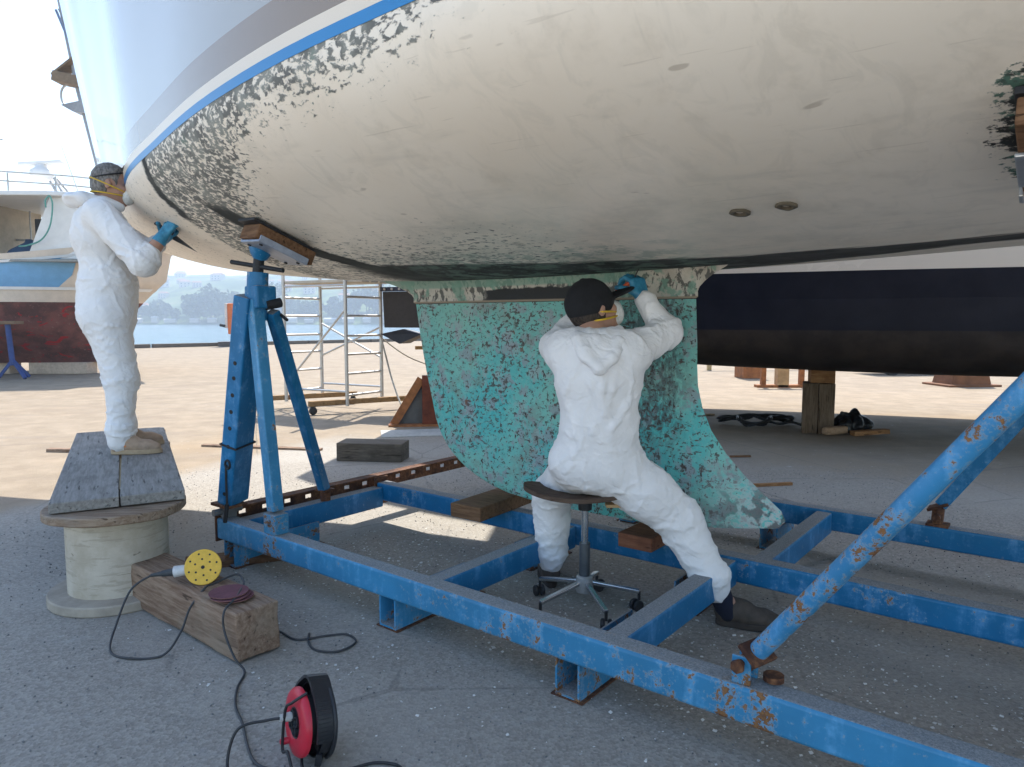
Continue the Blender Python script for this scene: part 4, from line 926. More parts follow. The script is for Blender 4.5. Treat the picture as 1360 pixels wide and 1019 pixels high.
MB().cyl((0, 0, .46), (0, 0, .53), .03, .034, 18).box((0, 0, .528), (.16, .12, .012)).build('seat_socket', blk, ST_, smooth=True, auto=40)
MB().cyl((0, 0, .3), (0, 0, .46), .0155, n=18).build('piston', chrome, ST_, smooth=True, auto=40)
MB().cyl((0, 0, .12), (0, 0, .31), .024, n=18).build('column', plain('dark_steel', (.12, .13, .14), .4, .6), ST_, smooth=True, auto=40)
MB().lathe([(0, .085), (.036, .085), (.04, .1), (.036, .155), (.03, .16), (0, .16)], 20).build('hub', plain('cast_hub', (.5, .5, .48), .45, .5), ST_, smooth=True, auto=40)
for k in range(5):
    a_ = R(-78 + 72 * k + 4); dx, dy = math.cos(a_), math.sin(a_); px_, py_ = dx * .245, dy * .245
    l_ = MB(); l_.bar((dx * .03, dy * .03, .128), (px_, py_, .088), .024, .017); l_.build('base_leg', chrome, ST_, bevel=.004)
    w_ = MB(); sw = a_ + 1.1 + k
    w_.cyl((px_, py_, .05), (px_, py_, .088), .007, n=8)
    for sg in (-1, 1):
        ax_ = Vector((math.cos(sw), math.sin(sw), 0)); off = Vector((-ax_.y, ax_.x, 0)) * .014; c_ = Vector((px_, py_, .027)) + off
        w_.lathe([(0, -.009), (.022, -.009), (.026, -.005), (.026, .005), (.022, .009), (0, .009)], 20, Matrix.Translation(c_ + ax_ * .015 * sg) @ frame_to(ax_).to_4x4() @ Matrix.Rotation(R(90), 4, 'Y'))
    w_.build('caster', blk, ST_, smooth=True, auto=40)

# ================================================================= scaffold tower behind the jack stand
SC = thing('scaffold_tower', 'narrow aluminium scaffold tower on timber outriggers behind the blue jack stand', 'scaffold tower', (-2.30, 9.93, 0))
alu = plain('dull_aluminium', (.52, .51, .49), .4, .55, var=.12, scale=12)
C_ = Vector((0, 0, 0)); D_ = Vector((.38, .58, 0)); A_ = Vector((-1.03, .57, 0)); B_ = A_ + D_
H_ = 2.3
for p in (A_, B_, C_, D_): MB().cyl(p + Vector((0, 0, .10)), p + Vector((0, 0, H_)), .026, n=12).build('upright', alu, SC, smooth=True, auto=40)
for p, q in ((A_, B_), (C_, D_)):
    for z in (.25, .55, .82, 1.08, 1.36, 1.62): MB().cyl(p + Vector((0, 0, z)), q + Vector((0, 0, z)), .017, n=10).build('rung', alu, SC, smooth=True, auto=40)
for p, q, z0, z1 in ((A_, C_, .35, 1.45), (D_, B_, .75, 1.25), (B_, D_, .75, 1.2), (A_, C_, .3, .3), (B_, D_, .32, .32), (A_, C_, 1.78, 1.78), (B_, D_, 1.78, 1.78)):
    MB().cyl(p + Vector((0, 0, z0)), q + Vector((0, 0, z1)), .016, n=8).build('brace', alu, SC, smooth=True, auto=40)
for k in range(4):
    f = (k + .5) / 4; MB().bar(A_ + D_ * f + Vector((-.05, .02, 1.84)), C_ + D_ * f + Vector((.25, -.13, 1.84)), .15, .04).build('platform_board', plain('pale_board', (.5, .45, .37), .8, scale=8), SC, bevel=.004)
ow = wood('outrigger_wood', (.22, .13, .06), (.34, .21, .1))
for c_, dirv, l0, l1 in ((A_ + Vector((.05, .1, 0)), Vector((.85, .52, 0)), .65, 1.0), (C_ + Vector((.05, .1, 0)), Vector((.85, .52, 0)), .62, 1.1)):
    dirv.normalize(); a_, b_ = c_ - dirv * l0, c_ + dirv * l1
    MB().bar(a_ + Vector((0, 0, .155)), b_ + Vector((0, 0, .155)), .07, .07).build('outrigger', ow, SC, bevel=.004)
    for e_ in (a_ + dirv * .06, b_ - dirv * .06):
        w = MB(); w.lathe([(0, -.02), (.045, -.02), (.055, -.012), (.055, .012), (.045, .02), (0, .02)], 20, Matrix.Translation(e_ + Vector((0, 0, .056))) @ frame_to((.4, -.9, 0)).to_4x4() @ Matrix.Rotation(R(90), 4, 'Y')); w.box(e_ + Vector((0, 0, .11)), (.06, .06, .02)); w.build('caster', blk, SC, smooth=True, auto=40)
ln = MB(); ln.tube(crom([(-1.93, 10.5, 1.1), (-1.85, 10.45, .8), (-1.72, 10.3, .4), (-1.5, 9.9, .05), (-1.2, 9.3, .015), (-1.0, 8.9, .012)], 8), .014, 6)
tag(ln.build('rope', plain('grey_rope', (.4, .38, .34), .85), smooth=True), 'slack grey rope hanging from the scaffold tower down to the ground', 'rope')
ln = MB(); ln.tube(crom([(-1.93, 10.5, 1.05), (-1.5, 10.9, .7), (-.8, 11.6, .45), (.2, 12.6, .3)], 8), .01, 6)
tag(ln.build('rope', plain('pale_rope', (.4, .37, .32), .85), smooth=True), 'thin rope running from the scaffold tower to the right behind the keel', 'rope')

# ================================================================= dark hulled yacht behind
B2R = R(-21.2); B2 = thing('dark_yacht', 'dark hulled yacht with a cream topside band propped behind the turquoise keel', 'yacht', (0, 0, 0), B2R)
ux = Vector((math.cos(B2R), math.sin(B2R), 0)); vx = Vector((-ux.y, ux.x, 0)); c_b2 = vx * 9.58; B2.location = c_b2
h2 = hermite([-4.6, -4.2, -3, -1.5, 0, 2, 4, 6, 7], [1.2, 1.4, 1.8, 2.0, 2.08, 2.08, 1.9, 1.3, .4]); z2 = hermite([-4.6, -4.0, -3, -1, 0, 3, 5, 7], [1.3, 1.15, .95, .78, .75, .74, .85, 1.5])
U = np.linspace(-4.6, 6.9, 60)
def b2rows(f, lv): return [[[Vector((u, sg * f(u, l)[0], f(u, l)[1])) for u in U] for l in lv] for sg in (-1, 1)]
def f_bot(u, l): n = 4.6; return h2(u) * math.sin(l * math.pi / 2) ** (2 / n), 1.5 - (1.5 - z2(u)) * math.cos(l * math.pi / 2) ** (2 / n)
m = Mat('dark_navy_hull', (.008, .009, .016), .4, spec=.15); x, y, z = m.xyz(); n = m.noise(4, 4, .6)
refl_low = z.ss(1.205, 1.195); c = m.mix(n.ss(.3, .7), (.007, .008, .016), (.012, .013, .022)); c = m.mix(refl_low, c, m.mix(n.ss(.35, .65), (.024, .019, .017), (.042, .032, .027))); m.color(c); m.rough(refl_low * .3 + .38); navyhull = m.mat  # brown underside: reflection of the warm ground put into the colour
mb = MB()
for r_ in b2rows(f_bot, np.linspace(0, 1, 20)): mb.grid(r_)
mb.build('hull', navyhull, B2, smooth=True)
mb = MB()
for r_ in b2rows(lambda u, l: (h2(u) + .03 * l, 1.5 + .26 * l), (0, .5, 1)): mb.grid(r_)
mb.build('topside', navyhull, B2, smooth=True)
mb = MB()
for r_ in b2rows(lambda u, l: (h2(u) + .03 + .05 * l, 1.76 + 2.95 * l), (0, .5, 1)): mb.grid(r_)  # upper part is out of view, made extra tall to lengthen the shadow
mb.build('cream_band', gloss('cream_gelcoat', (.66, .57, .47), .25), B2, smooth=True)
dk = MB(); dk.grid([[Vector((u, sg * (h2(u) + .075), 4.7)) for u in U] for sg in (-1, 1)]); dk.build('deck', white, B2)
MB().box((1.2, -.7, 5.3), (7.5, 2.6, 1.3)).build('added_shade_box', white, B2, bevel=.1)  # unseen box added so its shadow closes sunlit gaps on the yard
tz = [f_bot(-4.6, l) for l in np.linspace(0, 1, 20)] + [(h2(-4.6) + .08, 4.71)]
t_ = MB(); t_.add([(-4.6, -a_, b_) for a_, b_ in tz] + [(-4.6, a_, b_) for a_, b_ in tz], [(i, i + 1, len(tz) + i + 1, len(tz) + i) for i in range(len(tz) - 1)]); t_.build('transom', navyhull, B2)
bk = plain('dark_brown_antifoul', (.03, .022, .019), .6)
kk = MB(); rows = []
for z_, w_, l_ in ((.735, .045, .09), (.80, .06, .12), (.87, .11, .2), (.95, .2, .36), (1.0, .3, .6)): rows.append([Vector((.08 + l_ * 2.0 * math.cos(t), -.62 + w_ * math.sin(t), z_)) for t in np.linspace(0, 2 * math.pi, 25)[:-1]])
kk.grid(rows, True); kk.f.append(tuple(range(24))); kk.build('skeg', bk, B2, smooth=True)
rr_ = MB(); rr_.prism([(-5.46, 1.70), (-4.65, 1.70), (-4.70, 1.19), (-5.44, 1.19)], .07, Matrix.Translation((0, -.6, 0)) @ Matrix.Rotation(R(90), 4, 'X')); rr_.build('rudder', bk, B2, bevel=.01)
rr_ = MB(); rr_.add([(-5.45, -.72, 1.10), (-5.12, -.76, .965), (-4.80, -.7, 1.10), (-5.12, -.66, 1.17), (-5.45, -.48, 1.10), (-5.12, -.44, .965), (-4.80, -.5, 1.10), (-5.12, -.54, 1.17)], [(0, 1, 2, 3), (7, 6, 5, 4), (0, 4, 5, 1), (1, 5, 6, 2), (2, 6, 7, 3), (3, 7, 4, 0)]); rr_.build('rudder_bulb', plain('black_paint', (.02, .017, .016), .5), B2)
gd = MB(); gd.box((-5.0, -.63, 1.735), (.95, .08, .06)); gd = gd.build('rudder_head', plain('navy_bar', (.02, .025, .05), .5), B2)
bt = MB()
for k in range(5): bt.cyl((-5.4 + k * .12, -.685, 1.735), (-5.4 + k * .12, -.66, 1.735), .018, n=8)
bt.build('bolt', plain('pale_bolt', (.5, .45, .4), .5), gd)
fi = MB(); u_f = 2.28; fi.lathe([(.025, -.004), (.04, 0), (.04, .012), (.025, .014), (.02, -.02), (0, -.02)], 18, Matrix.Translation((u_f, -(h2(u_f) + .01), 1.60)) @ Matrix.Rotation(R(90), 4, 'X')); fi.build('drain_fitting', bk, B2, smooth=True, auto=40)

# things under and behind the dark yacht
def place(mb, name, mt, label, cat, loc, rz=0., bevel=0., **k): return tag(mb.build(name, mt, loc=loc, rotz=rz, bevel=bevel, **k), label, cat)
pw = wood('pile_wood', (.11, .075, .048), (.2, .145, .1), ax=2); orw = wood('orange_wood', (.26, .12, .05), (.4, .22, .1)); rusto = plain('orange_rust', (.3, .12, .045), .85, var=.45, scale=12)
t_ = MB()
for k in range(2): t_.box((-.085 + .172 * k, 0, .29), (.165, .32, .58))
place(t_.jitter(.006, 6), 'support_timber', pw, 'tall dark wooden post block under the skeg of the dark yacht', 'support', (3.55, 8.25, 0), B2R, .006)
place(MB().box((0, 0, .075), (.26, .26, .15)), 'packing_block', orw, 'orange wooden packing block on top of the tall post under the dark yacht', 'wood block', (3.58, 8.25, .582), B2R + .1, .006)
place(MB().bar((0, 0, .055), (.36, .16, .06), .1, .09), 'log', wood('cut_log', (.3, .19, .11), (.42, .28, .18)), 'short cut log leaning at the foot of the tall post under the dark yacht', 'log', (3.50, 7.94, 0), 0, .03)
bg_ = SDF(); 
for k in range(9): bg_.cap((3.95 + .16 * math.sin(k * 2.1), 8.2 + .12 * math.cos(k * 1.7), .09), (3.9 + .1 * math.cos(k), 8.25, .12 + .12 * math.sin(k * 1.3) ** 2), .075, .035, .02)
ob = sdf_obj('plastic_bag', bg_, .012, plain('black_film', (.012, .012, .013), .3), None, (3.95, 8.2, 0), disp=lambda v: .022 * mnoise.noise(v * 16)); ob.location = (3.95, 8.2, 0); tag(ob, 'crumpled black plastic sheet on the ground right of the tall post', 'plastic sheet')
place(MB().bar((0, 0, .03), (.42, .05, .05), .1, .05), 'board', orw, 'short pale board lying in front of the crumpled black plastic', 'board', (3.82, 7.95, 0), 0, .004)
hz = MB(); rr = random.Random(5); pts = []
for k in range(34): a_ = k * .62; rad = .3 + .12 * math.sin(k * 1.9); pts.append((3.0 + rad * 1.25 * math.cos(a_), 8.75 + rad * .6 * math.sin(a_), .03 + .09 * abs(math.sin(k * .9))))
pts += [(3.2, 8.6, .05), (3.35, 8.5, .08), (3.45, 8.42, .05)]
hz.tube(crom(pts, 5), .017, 6); tag(hz.build('hose', plain('black_hose', (.014, .014, .015), .5), smooth=True), 'tangled black hose lying on the ground left of the tall post', 'hose')
TS = thing('steel_trestle', 'rusty triangular steel stand on the ground just left of the turquoise keel', 'stand', (-1.16, 8.8, 0), .1)
MB().prism([(-.30, 0), (.22, 0), (.22, .62), (.06, .56)], .05, Matrix.Rotation(R(90), 4, 'X')).build('gusset', plain('grey_steel_plate', (.11, .11, .11), .7, scale=8), TS, bevel=.004)
MB().bar((-.30, -.05, 0.02), (.04, -.05, .58), .1, .05, (0, 1, 0)).build('raker', rusto, TS, bevel=.004)
MB().box((.15, -.04, .31), (.2, .1, .62)).build('upright', plain('dark_rust', (.15, .04, .02), .85, var=.5, scale=10), TS, bevel=.004)
MB().box((-.05, 0, .012), (.62, .3, .024)).build('base_plate', rusto, TS)
place(MB().box((0, 0, .56), (.14, .14, 1.12)).box((-.1, 0, .9), (.3, .05, .05)), 'wood_prop', wood('prop_wood', (.3, .16, .06), (.45, .27, .12), ax=2), 'orange wooden prop standing under the stern of the dark yacht beside the keel edge', 'prop', (-1.15, 10.35, 0), .2, .005)
place(MB().box((0, 0, .004), (.9, .5, .012), None), 'sheet', plain('pale_sheet', (.42, .41, .38), .8), 'flat pale sheet lying on the ground in front of the rusty stand', 'sheet', (-1.05, 8.15, 0), .2)
place(MB().box((0, 0, .4), (.48, .5, .8)), 'rusty_block', rusto, 'rusty orange steel block far behind under the dark yacht at left', 'steel block', (5.35, 16.1, 0), .1, .01)
FT = thing('work_trestle', 'rusty trestle with a pale middle post far behind under the dark yacht', 'trestle', (5.22, 13.8, 0))
for x in (-.36, .38): MB().box((x, 0, .33), (.09, .09, .66)).build('leg', rusto, FT)
MB().box((.0, 0, .33), (.22, .2, .66)).build('middle_post', plain('pale_orange', (.45, .3, .16), .85, var=.4, scale=5), FT, bevel=.01)
MB().box((.0, 0, .025), (1.0, .2, .05)).build('foot_bar', rusto, FT); MB().box((0, 0, .60), (1.1, .1, .08)).build('rail', rusto, FT)
q = MB(); q.add([(-.42, -.3, 0), (.42, -.3, 0), (.42, .3, 0), (-.42, .3, 0), (-.28, -.2, .75), (.28, -.2, .75), (.28, .2, .75), (-.28, .2, .75)], [(3, 2, 1, 0), (4, 5, 6, 7), (0, 1, 5, 4), (1, 2, 6, 5), (2, 3, 7, 6), (3, 0, 4, 7)]); q.box((0, 0, .02), (1.1, .8, .04))
place(q, 'tapered_block', plain('brown_rust', (.17, .075, .035), .85, var=.4, scale=6), 'brown tapered steel support block far behind under the dark yacht at right', 'support', (8.95, 14.2, 0), .1, .01)
TRL = thing('boat_trailer', 'low dark boat trailer seen far behind under the dark yacht', 'trailer', (9.5, 17.3, 0), .1)
MB().box((0, 0, .42), (2.2, .9, .16)).box((0, -.47, .36), (2.0, .05, .2)).build('chassis', plain('dark_frame', (.03, .025, .02), .7), TRL, bevel=.01)
for x in (-.6, .5):
    MB().cyl((x, -.5, .22), (x, -.36, .22), .22, n=20).build('wheel', darkm, TRL, smooth=True, auto=40)
    MB().cyl((x + .2, -.52, .42), (x + .2, -.49, .42), .07, n=12).build('reflector', plain('pale_reflector', (.7, .68, .6), .4), TRL)
place(MB().box((0, 0, .42), (4.2, .1, .1)).box((-1.9, 0, .2), (.1, .1, .4)).box((1.9, 0, .2), (.1, .1, .4)), 'low_rail', plain('yellow_timber', (.45, .34, .17), .8), 'long low yellowish rail far behind under the dark yacht', 'rail', (7.0, 18.6, 0), .06, .005)
place(MB().bar((0, 0, .012), (.62, .02, .012), .05, .022), 'board', wood('stick_a', (.25, .17, .1), (.36, .26, .16)), 'thin board lying on the yard near the dark yacht left of the black hose', 'board', (2.15, 9.7, 0), .0)
place(MB().bar((0, 0, .012), (.33, .06, .012), .03, .022), 'stick', orw, 'short orange wooden stick lying right behind the keel foot', 'stick', (1.88, 5.5, 0), 0)
place(MB().bar((0, 0, .012), (.24, -.22, .012), .035, .022), 'stick', brownw, 'brown wooden stick lying beyond the far blue beam at right', 'stick', (2.30, 4.18, 0), 0)
place(MB().bar((0, 0, .01), (.2, .02, .01), .03, .016), 'stick', brownw, 'small dark wood scrap on the yard between keel foot and black hose', 'stick', (2.07, 6.7, 0), 0)
place(MB().bar((0, 0, .012), (.42, -.3, .012), .03, .022), 'stick', oldw, 'thin stick lying near the right frame edge beyond the far beam', 'stick', (2.45, 3.98, 0), 0)
MBk = MB().box((0, 0, .085), (.62, .26, .17)); place(MBk.jitter(.005, 5), 'wood_block', wood('dark_block', (.09, .075, .06), (.16, .135, .11)), 'dark square wooden block lying alone on the yard behind the jack stand', 'wood block', (-1.30, 6.62, 0), -.12, .008)
place(MB().bar((0, 0, .02), (.56, .22, .02), .14, .035).jitter(.01, 7), 'board', brownw, 'broken brown board sticking out under the left end of the cradle', 'board', (-1.72, 3.66, 0), 0, .004)
place(MB().bar((0, 0, .02), (.9, -.1, .02), .06, .035).jitter(.02, 4), 'board', oldw, 'weathered board on the sunlit ground left of the platform', 'board', (-4.6, 7.0, 0), 0, .004)
place(MB().bar((0, 0, .015), (1.3, -.25, .015), .05, .03).jitter(.03, 3), 'board', oldw, 'thin wood strip on the sunlit ground behind the platform', 'board', (-3.2, 7.3, 0), 0)

# paint flakes and grit under the yacht: nobody could count them
rr = random.Random(9); fk = MB()
for _ in range(4200):
    s = rr.uniform(-3.4, 1.2); mm = rr.choice((rr.uniform(2.05, 3.0), rr.uniform(1.2, 4.4), rr.gauss(2.5, .3))); p = bw(s + 2, mm - 3.085, .004); sz = rr.choice((.0025, .003, .0035, .006)) * rr.uniform(.7, 1.3)
    c_ = Vector(p); e = Matrix.Rotation(rr.uniform(0, 6.28), 3, 'Z') @ Matrix.Rotation(rr.uniform(-.5, .5), 3, 'X')
    fk.quad(*[c_ + e @ Vector((a_ * sz, b_ * sz * rr.uniform(.5, 1), 0)) for a_, b_ in ((-1, -1), (1, -.8), (.8, 1), (-1, .7))])
o = stuff(fk.build('paint_flakes', plain('flake_white', (.7, .69, .66), .8, bump=0))); tag(o, 'white paint flakes scattered over the asphalt between the cradle beams', 'paint flakes')
gr = MB()
for _ in range(5200):
    x = rr.uniform(-3.2, 3.2); y = rr.uniform(1.6, 6.2); sz = rr.uniform(.002, .0055); c_ = Vector((x, y, sz * .4)); e = Matrix.Rotation(rr.uniform(0, 6.28), 3, Vector((rr.uniform(-1, 1), rr.uniform(-1, 1), 1)).normalized())
    q = [c_ + e @ Vector(v) * sz * rr.uniform(.7, 1.2) for v in ((1, 0, 0), (-1, 0, 0), (0, 1, 0), (0, -1, 0), (0, 0, .8), (0, 0, -.8))]
    gr.add(q, [(0, 2, 4), (2, 1, 4), (1, 3, 4), (3, 0, 4), (2, 0, 5), (1, 2, 5), (3, 1, 5), (0, 3, 5)])
o = stuff(gr.build('grit', plain('grit_stone', (.2, .2, .2), .9, var=.5, scale=3, bump=0))); tag(o, 'loose grey grit scattered over the yard surface', 'grit')
# ================================================================= the two workers
def skin_mat(name, c=(.42, .24, .17)):
    m = Mat(name, c, .5, spec=.35); n = m.noise(18, 4, .6); m.color(m.mix(n.ss(.3, .7), tuple(v * .82 for v in c), c)); m.b.inputs['Subsurface Weight'].default_value = .12
    m.b.inputs['Subsurface Radius'].default_value = (.01, .004, .002); m.bump(m.noise(160, 3), .0006); return m.mat
skinm = skin_mat('skin'); 
def suit_mat(name, c):
    m = Mat(name, c, .75, spec=.2); a = m.noise(6, 5, .6, .8); b = m.noise(1, 4, .6, .6, vec=m.tc(scale=(14, 14, 30))); f = m.noise(220, 2)
    r1 = (m.noise(9, 3, .5, .6) - .5).abs(); r2 = (m.noise(17, 3, .5, .5, vec=m.tc(loc=(4, 2, 1))) - .5).abs()
    m.color(m.mix(a.ss(.35, .7), tuple(v * .93 for v in c), c)); m.bump(r1.ss(.0, .12) * .6 + r2.ss(0, .1) * .2 + b * .35, .0045, .7); cr = m.vor(7, vec=m.tc(scale=(1, 1, .6), rot=(.3, .2, .1))) * .7 + m.vor(16) * .3; m.bump(cr, .006, .35); m.bump(f, .0003)
    m.b.inputs['Transmission Weight'].default_value = 0; return m.mat
suit = suit_mat('white_coverall', (.84, .815, .81)); suit2 = suit_mat('greyish_coverall', (.80, .79, .785))
glovem = Mat('blue_nitrile', (.03, .2, .34), .4, spec=.45); g_ = glovem.noise(40, 3, .6); glovem.color(glovem.mix(g_.ss(.3, .7), (.025, .17, .30), (.05, .27, .42))); glovem.bump(glovem.noise(70, 3, .6), .0015); glovem = glovem.mat
maskm = plain('white_mask', (.66, .66, .63), .8, scale=60); strapm = plain('yellow_strap', (.62, .40, .03), .6); capm = plain('black_cap_cloth', (.012, .012, .014), .9, scale=120)
shoe_br = plain('brown_shoe', (.075, .06, .048), .75, var=.4, scale=30); shoe_tan = plain('tan_shoe', (.38, .27, .19), .75, var=.3, scale=25); sole_d = plain('dark_sole', (.05, .04, .034), .8); sole_t = plain('tan_sole', (.42, .31, .2), .8); sockm = plain('navy_sock', (.012, .015, .03), .95); orangep = plain('orange_patch', (.6, .2, .05), .6)

def add_head(b, c, f, u):
    c = np.array(c, float); f = np.array(f, float); f /= np.linalg.norm(f); u = np.array(u, float); u -= f * (u @ f); u /= np.linalg.norm(u); r = np.cross(f, u); A3 = (f, r, u)
    b.ell(c - f * .012 + u * .03, (.098, .076, .094), A3, .02).ell(c + f * .035 - u * .045, (.058, .056, .072), A3, .03).ell(c + f * .062 - u * .098, (.026, .028, .022), A3, .025)
    for s in (-1, 1):
        b.cap(c + f * .083 + u * .028 + r * .012 * s, c + f * .074 + u * .03 + r * .042 * s, .011, .009, .012)
        b.ell(c + f * .06 - u * .02 + r * .042 * s, (.024, .02, .02), A3, .02)
        b.cut(c + f * .096 + u * .008 + r * .032 * s, (.016, .017, .011), A3, .01)
        b.ell(c - f * .012 - u * .002 + r * .079 * s, (.017, .007, .031), A3, .008); b.ell(c - f * .004 - u * .004 + r * .086 * s, (.012, .005, .022), A3, .006); b.cut(c - f * .0 - u * .004 + r * .092 * s, (.007, .006, .013), A3, .005)
    b.chain([c + f * .09 + u * .018, c + f * .108 - u * .012, c + f * .112 - u * .024], [.008, .0105, .0125], .012)
    for s in (-1, 1): b.ell(c + f * .098 - u * .026 + r * .012 * s, (.011, .008, .008), A3, .008)
    b.cap(c + f * .094 - u * .056 - r * .018, c + f * .094 - u * .056 + r * .018, .007, .007, .008); b.cap(c + f * .09 - u * .068 - r * .014, c + f * .09 - u * .068 + r * .014, .008, .008, .008)
    return c, f, u, r, A3
def eyes(c, f, u, r, parent, org):
    for s in (-1, 1):
        m = MB(); p = Vector(c + f * .079 + u * .008 + r * .032 * s - np.array(org)); m.lathe([(0, -.0115), (.006, -.0098), (.01, -.0058), (.0115, 0), (.01, .0058), (.006, .0098), (0, .0115)], 16, Matrix.Translation(p)); m.build('eye', plain('eye_white', (.55, .52, .48), .2, bump=0), parent, smooth=True)
def ring(c, f, r, u, rf, rr, h, tilt, n=40, back=.012, nape=1.):
    return [Vector(c - f * back + f * math.cos(t) * rf * (nape if math.cos(t) < 0 else 1) + r * math.sin(t) * rr * (1 - (1 - nape) * .9 * max(-math.cos(t), 0) ** .5) + u * (h + tilt * math.cos(t))) for t in np.linspace(0, 2 * math.pi, n + 1)[:-1]]

def add_hand(sd, w, d, n, thumb, curl=(1, 1, 1, 1), k=.006, fat=1., tc=.7):
    """A hand from the wrist w: d points to the fingers, n is where the palm faces, thumb the side it leaves from."""
    w = np.array(w, float); d = np.array(d, float); d /= np.linalg.norm(d); n = np.array(n, float); n -= d * (n @ d); n /= np.linalg.norm(n); s = np.cross(d, n) * thumb
    for i in range(4):
        o = s * (.029 - .0195 * i); sd.cap(w + d * .012 + o * .7, w + d * (.088 - .004 * abs(i - 1.2)) + o, .0135 * fat, .0125 * fat, .012)
    sd.cap(w + d * .02 + s * .018, w + d * .055 + s * .028 + n * .006, .016 * fat, .013 * fat, .012)
    L = ((.042, .026, .022), (.046, .029, .023), (.043, .027, .022), (.034, .021, .019))
    for i in range(4):
        p = w + d * (.090 - .004 * abs(i - 1.2)) + s * (.030 - .02 * i); a = .12
        for j in range(3):
            a += curl[i] * (.62, .85, .6)[j]; q = p + (d * math.cos(a) + n * math.sin(a)) * L[i][j] + s * (.0015 * (1.5 - i)); sd.cap(p, q, (.0102 - .0009 * j) * fat, (.0096 - .001 * j) * fat, .003 if j else k); p = q
    p = w + d * .03 + s * .03; tdir = (d * .62 + s * .72 + n * .3); tdir /= np.linalg.norm(tdir); q = p + tdir * .042; sd.cap(p, q, .0145 * fat, .012 * fat, .01)
    t2 = tdir * (1 - tc * .5) + d * .35 + n * tc; t2 /= np.linalg.norm(t2); q2 = q + t2 * .03; sd.cap(q, q2, .0115 * fat, .0105 * fat, .004)
    t3 = t2 * .7 + n * tc * .6 - s * .25 * tc; t3 /= np.linalg.norm(t3); sd.cap(q2, q2 + t3 * .024, .0105 * fat, .0092 * fat, .004)
    return w + d * .09 + n * .03

def shoe(name, parent, org, heel, ang, upm, solem, z0, up=(0, 0, 1), length=.275, patch=None):
    f = Vector((math.cos(ang), math.sin(ang), 0)); sd = Vector((-f.y, f.x, 0)); o = Vector((heel[0] - org[0], heel[1] - org[1], 0)); o.z = z0 - org[2]; l = length
    out = [];
    for t in np.linspace(0, 2 * math.pi, 40)[:-1]:
        x = .5 - .5 * math.cos(t); wdt = .036 + .013 * math.sin(min(max((x - .25) / .75, 0), 1) * 2.6); out.append((x * l, wdt * (abs(math.sin(t)) ** .75) * (1 if math.sin(t) >= 0 else -1)))
    M = Matrix.Translation(o + Vector((0, 0, .014))) @ Matrix((f, sd, Vector((0, 0, 1)))).transposed().to_4x4()
    S1 = SDF(); P = lambda x, y, z: np.array(o + f * (x * l) + sd * y + Vector((0, 0, z)))
    S1.chain([P(.14, 0, .06), P(.45, 0, .052), P(.72, 0, .04), P(.88, 0, .036)], [.040, .040, .037, .028], .03); S1.ell(P(.3, 0, .085), (.06, .036, .035), (tuple(f), tuple(sd), (0, 0, 1)), .03)
    S1.cap(P(.13, 0, .05), P(.15, 0, .10), .037, .036, .02)
    for k in range(4): S1.cap(P(.38 + k * .075, -.026, .088 - k * .011), P(.38 + k * .075, .026, .088 - k * .011), .005, .005, .004)
    up_ = sdf_obj(name, S1, .006, upm, parent, disp=lambda v: .0015 * mnoise.noise(v * 60))
    MB().prism(out, .028, M).build('sole', solem, up_, bevel=.004, smooth=True, auto=40)
    if patch:
        MB().box(o + f * (.32 * l) + sd * patch[1] + Vector((0, 0, .062)), (.06, .006, .03), Matrix((f, sd, Vector((0, 0, 1)))).transposed()).build('side_patch', patch[0], up_, bevel=.003)
    return up_

# ------------------------------------------------------------- the man sitting on the stool
O1 = (.33, 3.03, 0.)
P1 = thing('person', 'person in white coverall and black cap straddling the stool and scraping the keel root', 'person', O1)
hipL, hipR, pel = (.275, 3.07, .665), (.425, 3.01, .67), (.348, 3.025, .69); waist, chest, neck = (.367, 2.975, .86), (.36, 2.965, 1.07), (.335, 3.0, 1.225)
hd1 = np.array((.345, 3.05, 1.345)); f1 = np.array((.86, .40, .30)); u1 = np.array((-.22, -.05, 1))
shL, shR = (.222, 3.0, 1.165), (.478, 2.955, 1.16); elR, wrR = (.668, 3.10, 1.245), (.572, 3.14, 1.392); elL, wrL = (.19, 3.17, 1.18), (.315, 3.30, 1.335)
knL, anL = (.195, 3.36, .475), (.19, 3.41, .11); knR, anR = (.72, 3.02, .445), (.868, 2.945, .15)
body = SDF()
body.ell(pel, (.16, .11, .12), None, .05).chain([pel, waist, chest, neck], [.10, .09, .085, .055], .05).ell((.36, 2.985, 1.06), (.155, .085, .14), None, .05).cap(shL, shR, .055, .055, .05)
body.chain([neck, tuple(hd1 - f1 * .02 - u1 * .04)], [.058, .056], .03)
for a in ([shL, elL, wrL], [shR, elR, wrR]): body.chain(a, [.05, .04, .026], .03)
for a in ([hipL, knL, anL], [hipR, knR, anR]): body.chain(a, [.085, .055, .036], .04)
c1, f1, u1, r1, A1 = add_head(body, hd1, f1, u1)
dR, nR = (-.30, .22, .93), (-.55, .83, -.1); dL, nL = (.25, .35, .9), (.2, .95, -.1)
add_hand(body, wrR, dR, nR, 1, (1.0, 1.05, 1.1, 1.1), fat=.8); add_hand(body, wrL, dL, nL, -1, (.35, .3, .35, .4), fat=.8)
for kn, an, e in ((0, anL, (.185, 3.47, .045)), (0, anR, (1.0, 2.935, .045))): body.cap(an, np.array(an) * .45 + np.array(e) * .55, .034, .026, .03)
sdf_obj('body', body, .0055, skinm, P1, O1)
sleeve = SDF()
sleeve.ell((.35, 3.02, .705), (.195, .145, .125), None, .06).ell((.366, 2.98, .86), (.168, .128, .16), None, .07).ell((.362, 2.965, 1.06), (.186, .128, .18), None, .07).ell((.355, 2.975, 1.16), (.16, .105, .08), None, .06)
